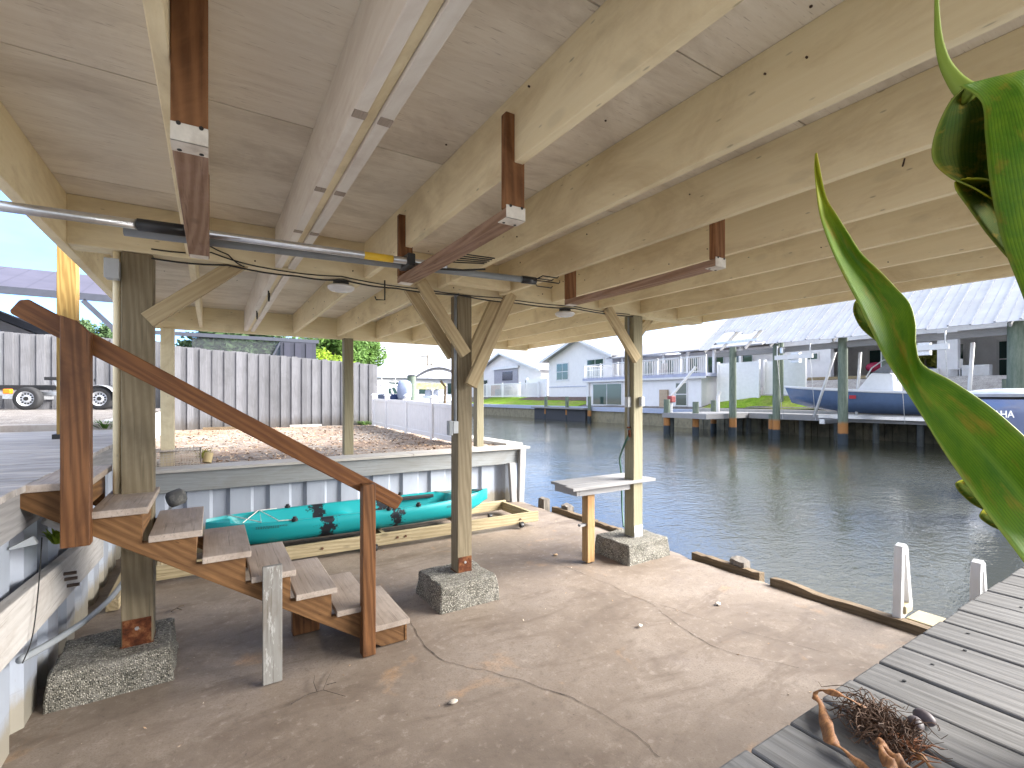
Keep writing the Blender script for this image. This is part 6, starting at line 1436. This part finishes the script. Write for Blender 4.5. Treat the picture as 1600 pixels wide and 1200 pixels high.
for x in (23.36, 24.24): b = B(); b.tube([(x, 9.2, 2.6), (x, 9.0, 3.0), (x, 8.6, 3.3), (x, 8.2, 3.35), (x, 8.1, 2.4)], .025, 6); mk('grab_rail', b, galv, t)
b = B(); b.box(23.2, 24.4, 10.1, 11.0, 2.02, 2.14); mk('bow_cushion', b, rubber, t, bev=.03)
b = B(); b.box(22.79, 22.80, 9.35, 9.6, 1.72, 1.86); mk('red_sticker', b, plain('red_sticker', (.5, .03, .04), .4), t)
b = B(); b.box(23.2, 23.35, 4.0, 11.0, .86, 1.0); b.box(24.3, 24.45, 4.0, 11.0, .86, 1.0); tag(mk('lift_bunk', b, alum), 'aluminium bunk beams carrying the blue boat', 'boat lift')
for y in (5.2, 10.2): b = B(); b.box(21.8, 25, y - .1, y + .1, .66, .855); tag(mk('lift_cradle', b, galv), 'galvanised cradle beam under the blue boat, nearer the bow' if y > 8 else 'galvanised cradle beam under the blue boat, nearer the stern', 'boat lift')
# large blue-grey outboard in the canal at the right
p = pt(1582, 640, 7.6)
t = thing('moored_boat', 'moored boat whose big blue grey outboard cowling shows at the right edge', 'boat', (p.x, p.y, WZ))
b = B(); ax_ = Vector((CA, -SA, 0)); ay_ = Vector((SA, CA, 0)); rows = []
def Q(x, y, z): return p + ax_ * x + ay_ * y + Vector((0, 0, z))
for z, wx, wy in ((-.46, .34, .42), (-.40, .44, .52), (-.05, .50, .56), (.12, .49, .55), (.16, .47, .53)):
    rows.append([Q(wx * (abs(math.cos(a)) ** .55) * (1 if math.cos(a) > 0 else -1), wy * (abs(math.sin(a)) ** .55) * (1 if math.sin(a) > 0 else -1), z) for a in [2 * math.pi * k / 32 for k in range(32)]])
b.grid(rows, close=True); b.bm.verts.ensure_lookup_table(); b.bm.faces.new(b.bm.verts[:32]); b.bm.faces.new(b.bm.verts[-32:]); cw = mk('cowling', b, cowlm, t, smooth=40)
rows = []; b = B()
for z, k_ in ((.162, .93), (.20, .90)): rows.append([Q(.5 * k_ * (abs(math.cos(a)) ** .6) * (1 if math.cos(a) > 0 else -1), .55 * k_ * (abs(math.sin(a)) ** .6) * (1 if math.sin(a) > 0 else -1), z) for a in [2 * math.pi * k / 28 for k in range(28)]])
b.grid(rows, close=True); mk('vent_band', b, rubber, cw)
rows = []; b = B()
for z, k_ in ((.20, .97), (.245, 1.0), (.29, .9), (.32, .62), (.335, .3)): rows.append([Q(.5 * k_ * (abs(math.cos(a)) ** .6) * (1 if math.cos(a) > 0 else -1), .55 * k_ * (abs(math.sin(a)) ** .6) * (1 if math.sin(a) > 0 else -1), z) for a in [2 * math.pi * k / 28 for k in range(28)]])
b.grid(rows, close=True); b.bm.verts.ensure_lookup_table(); b.bm.faces.new(b.bm.verts[-28:]); mk('cowling_top', b, plain('silver_cowl', (.40, .43, .50), .2), cw, smooth=50)
b = B(); b.prism([Q(-.42, -.45, -.47), Q(.42, -.45, -.47), Q(.2, -.3, -1.3), Q(-.2, -.3, -1.3)], ay_ * .7); b.prism([Q(-.1, -.2, -1.3), Q(.1, -.2, -1.3), Q(.06, -.2, -2.3), Q(-.06, -.2, -2.3)], ay_ * .4); mk('leg', b, cowlm, t, bev=.03)
fc = bpy.data.curves.new('lettering', 'FONT'); fc.body = 'YAMAHA'; fc.size = .15; fc.extrude = .003; fc.align_x = 'RIGHT'; fo = bpy.data.objects.new('lettering_src', fc); col.objects.link(fo)
dg = bpy.context.evaluated_depsgraph_get(); me = bpy.data.meshes.new_from_object(fo.evaluated_get(dg)); bpy.data.objects.remove(fo)
bm = bmesh.new(); bm.from_mesh(me); lp = pt(1583, 652.5, 7.05); mxx = max(v.co.x for v in bm.verts)
for v in bm.verts:
    q = v.co.copy(); xx = (lp - p).dot(ax_) + q.x - mxx; yf = -.565 - q.z
    v.co = Q(xx, yf, q.y + (lp.z - p.z))
mk('lettering', bm, letterm, t)
hull(t, tuple(Q(1.6, .9, -2.1)), 6.5, 2.4, 1.1, whitegel, YAW - R(60) if False else -YAW + R(20))
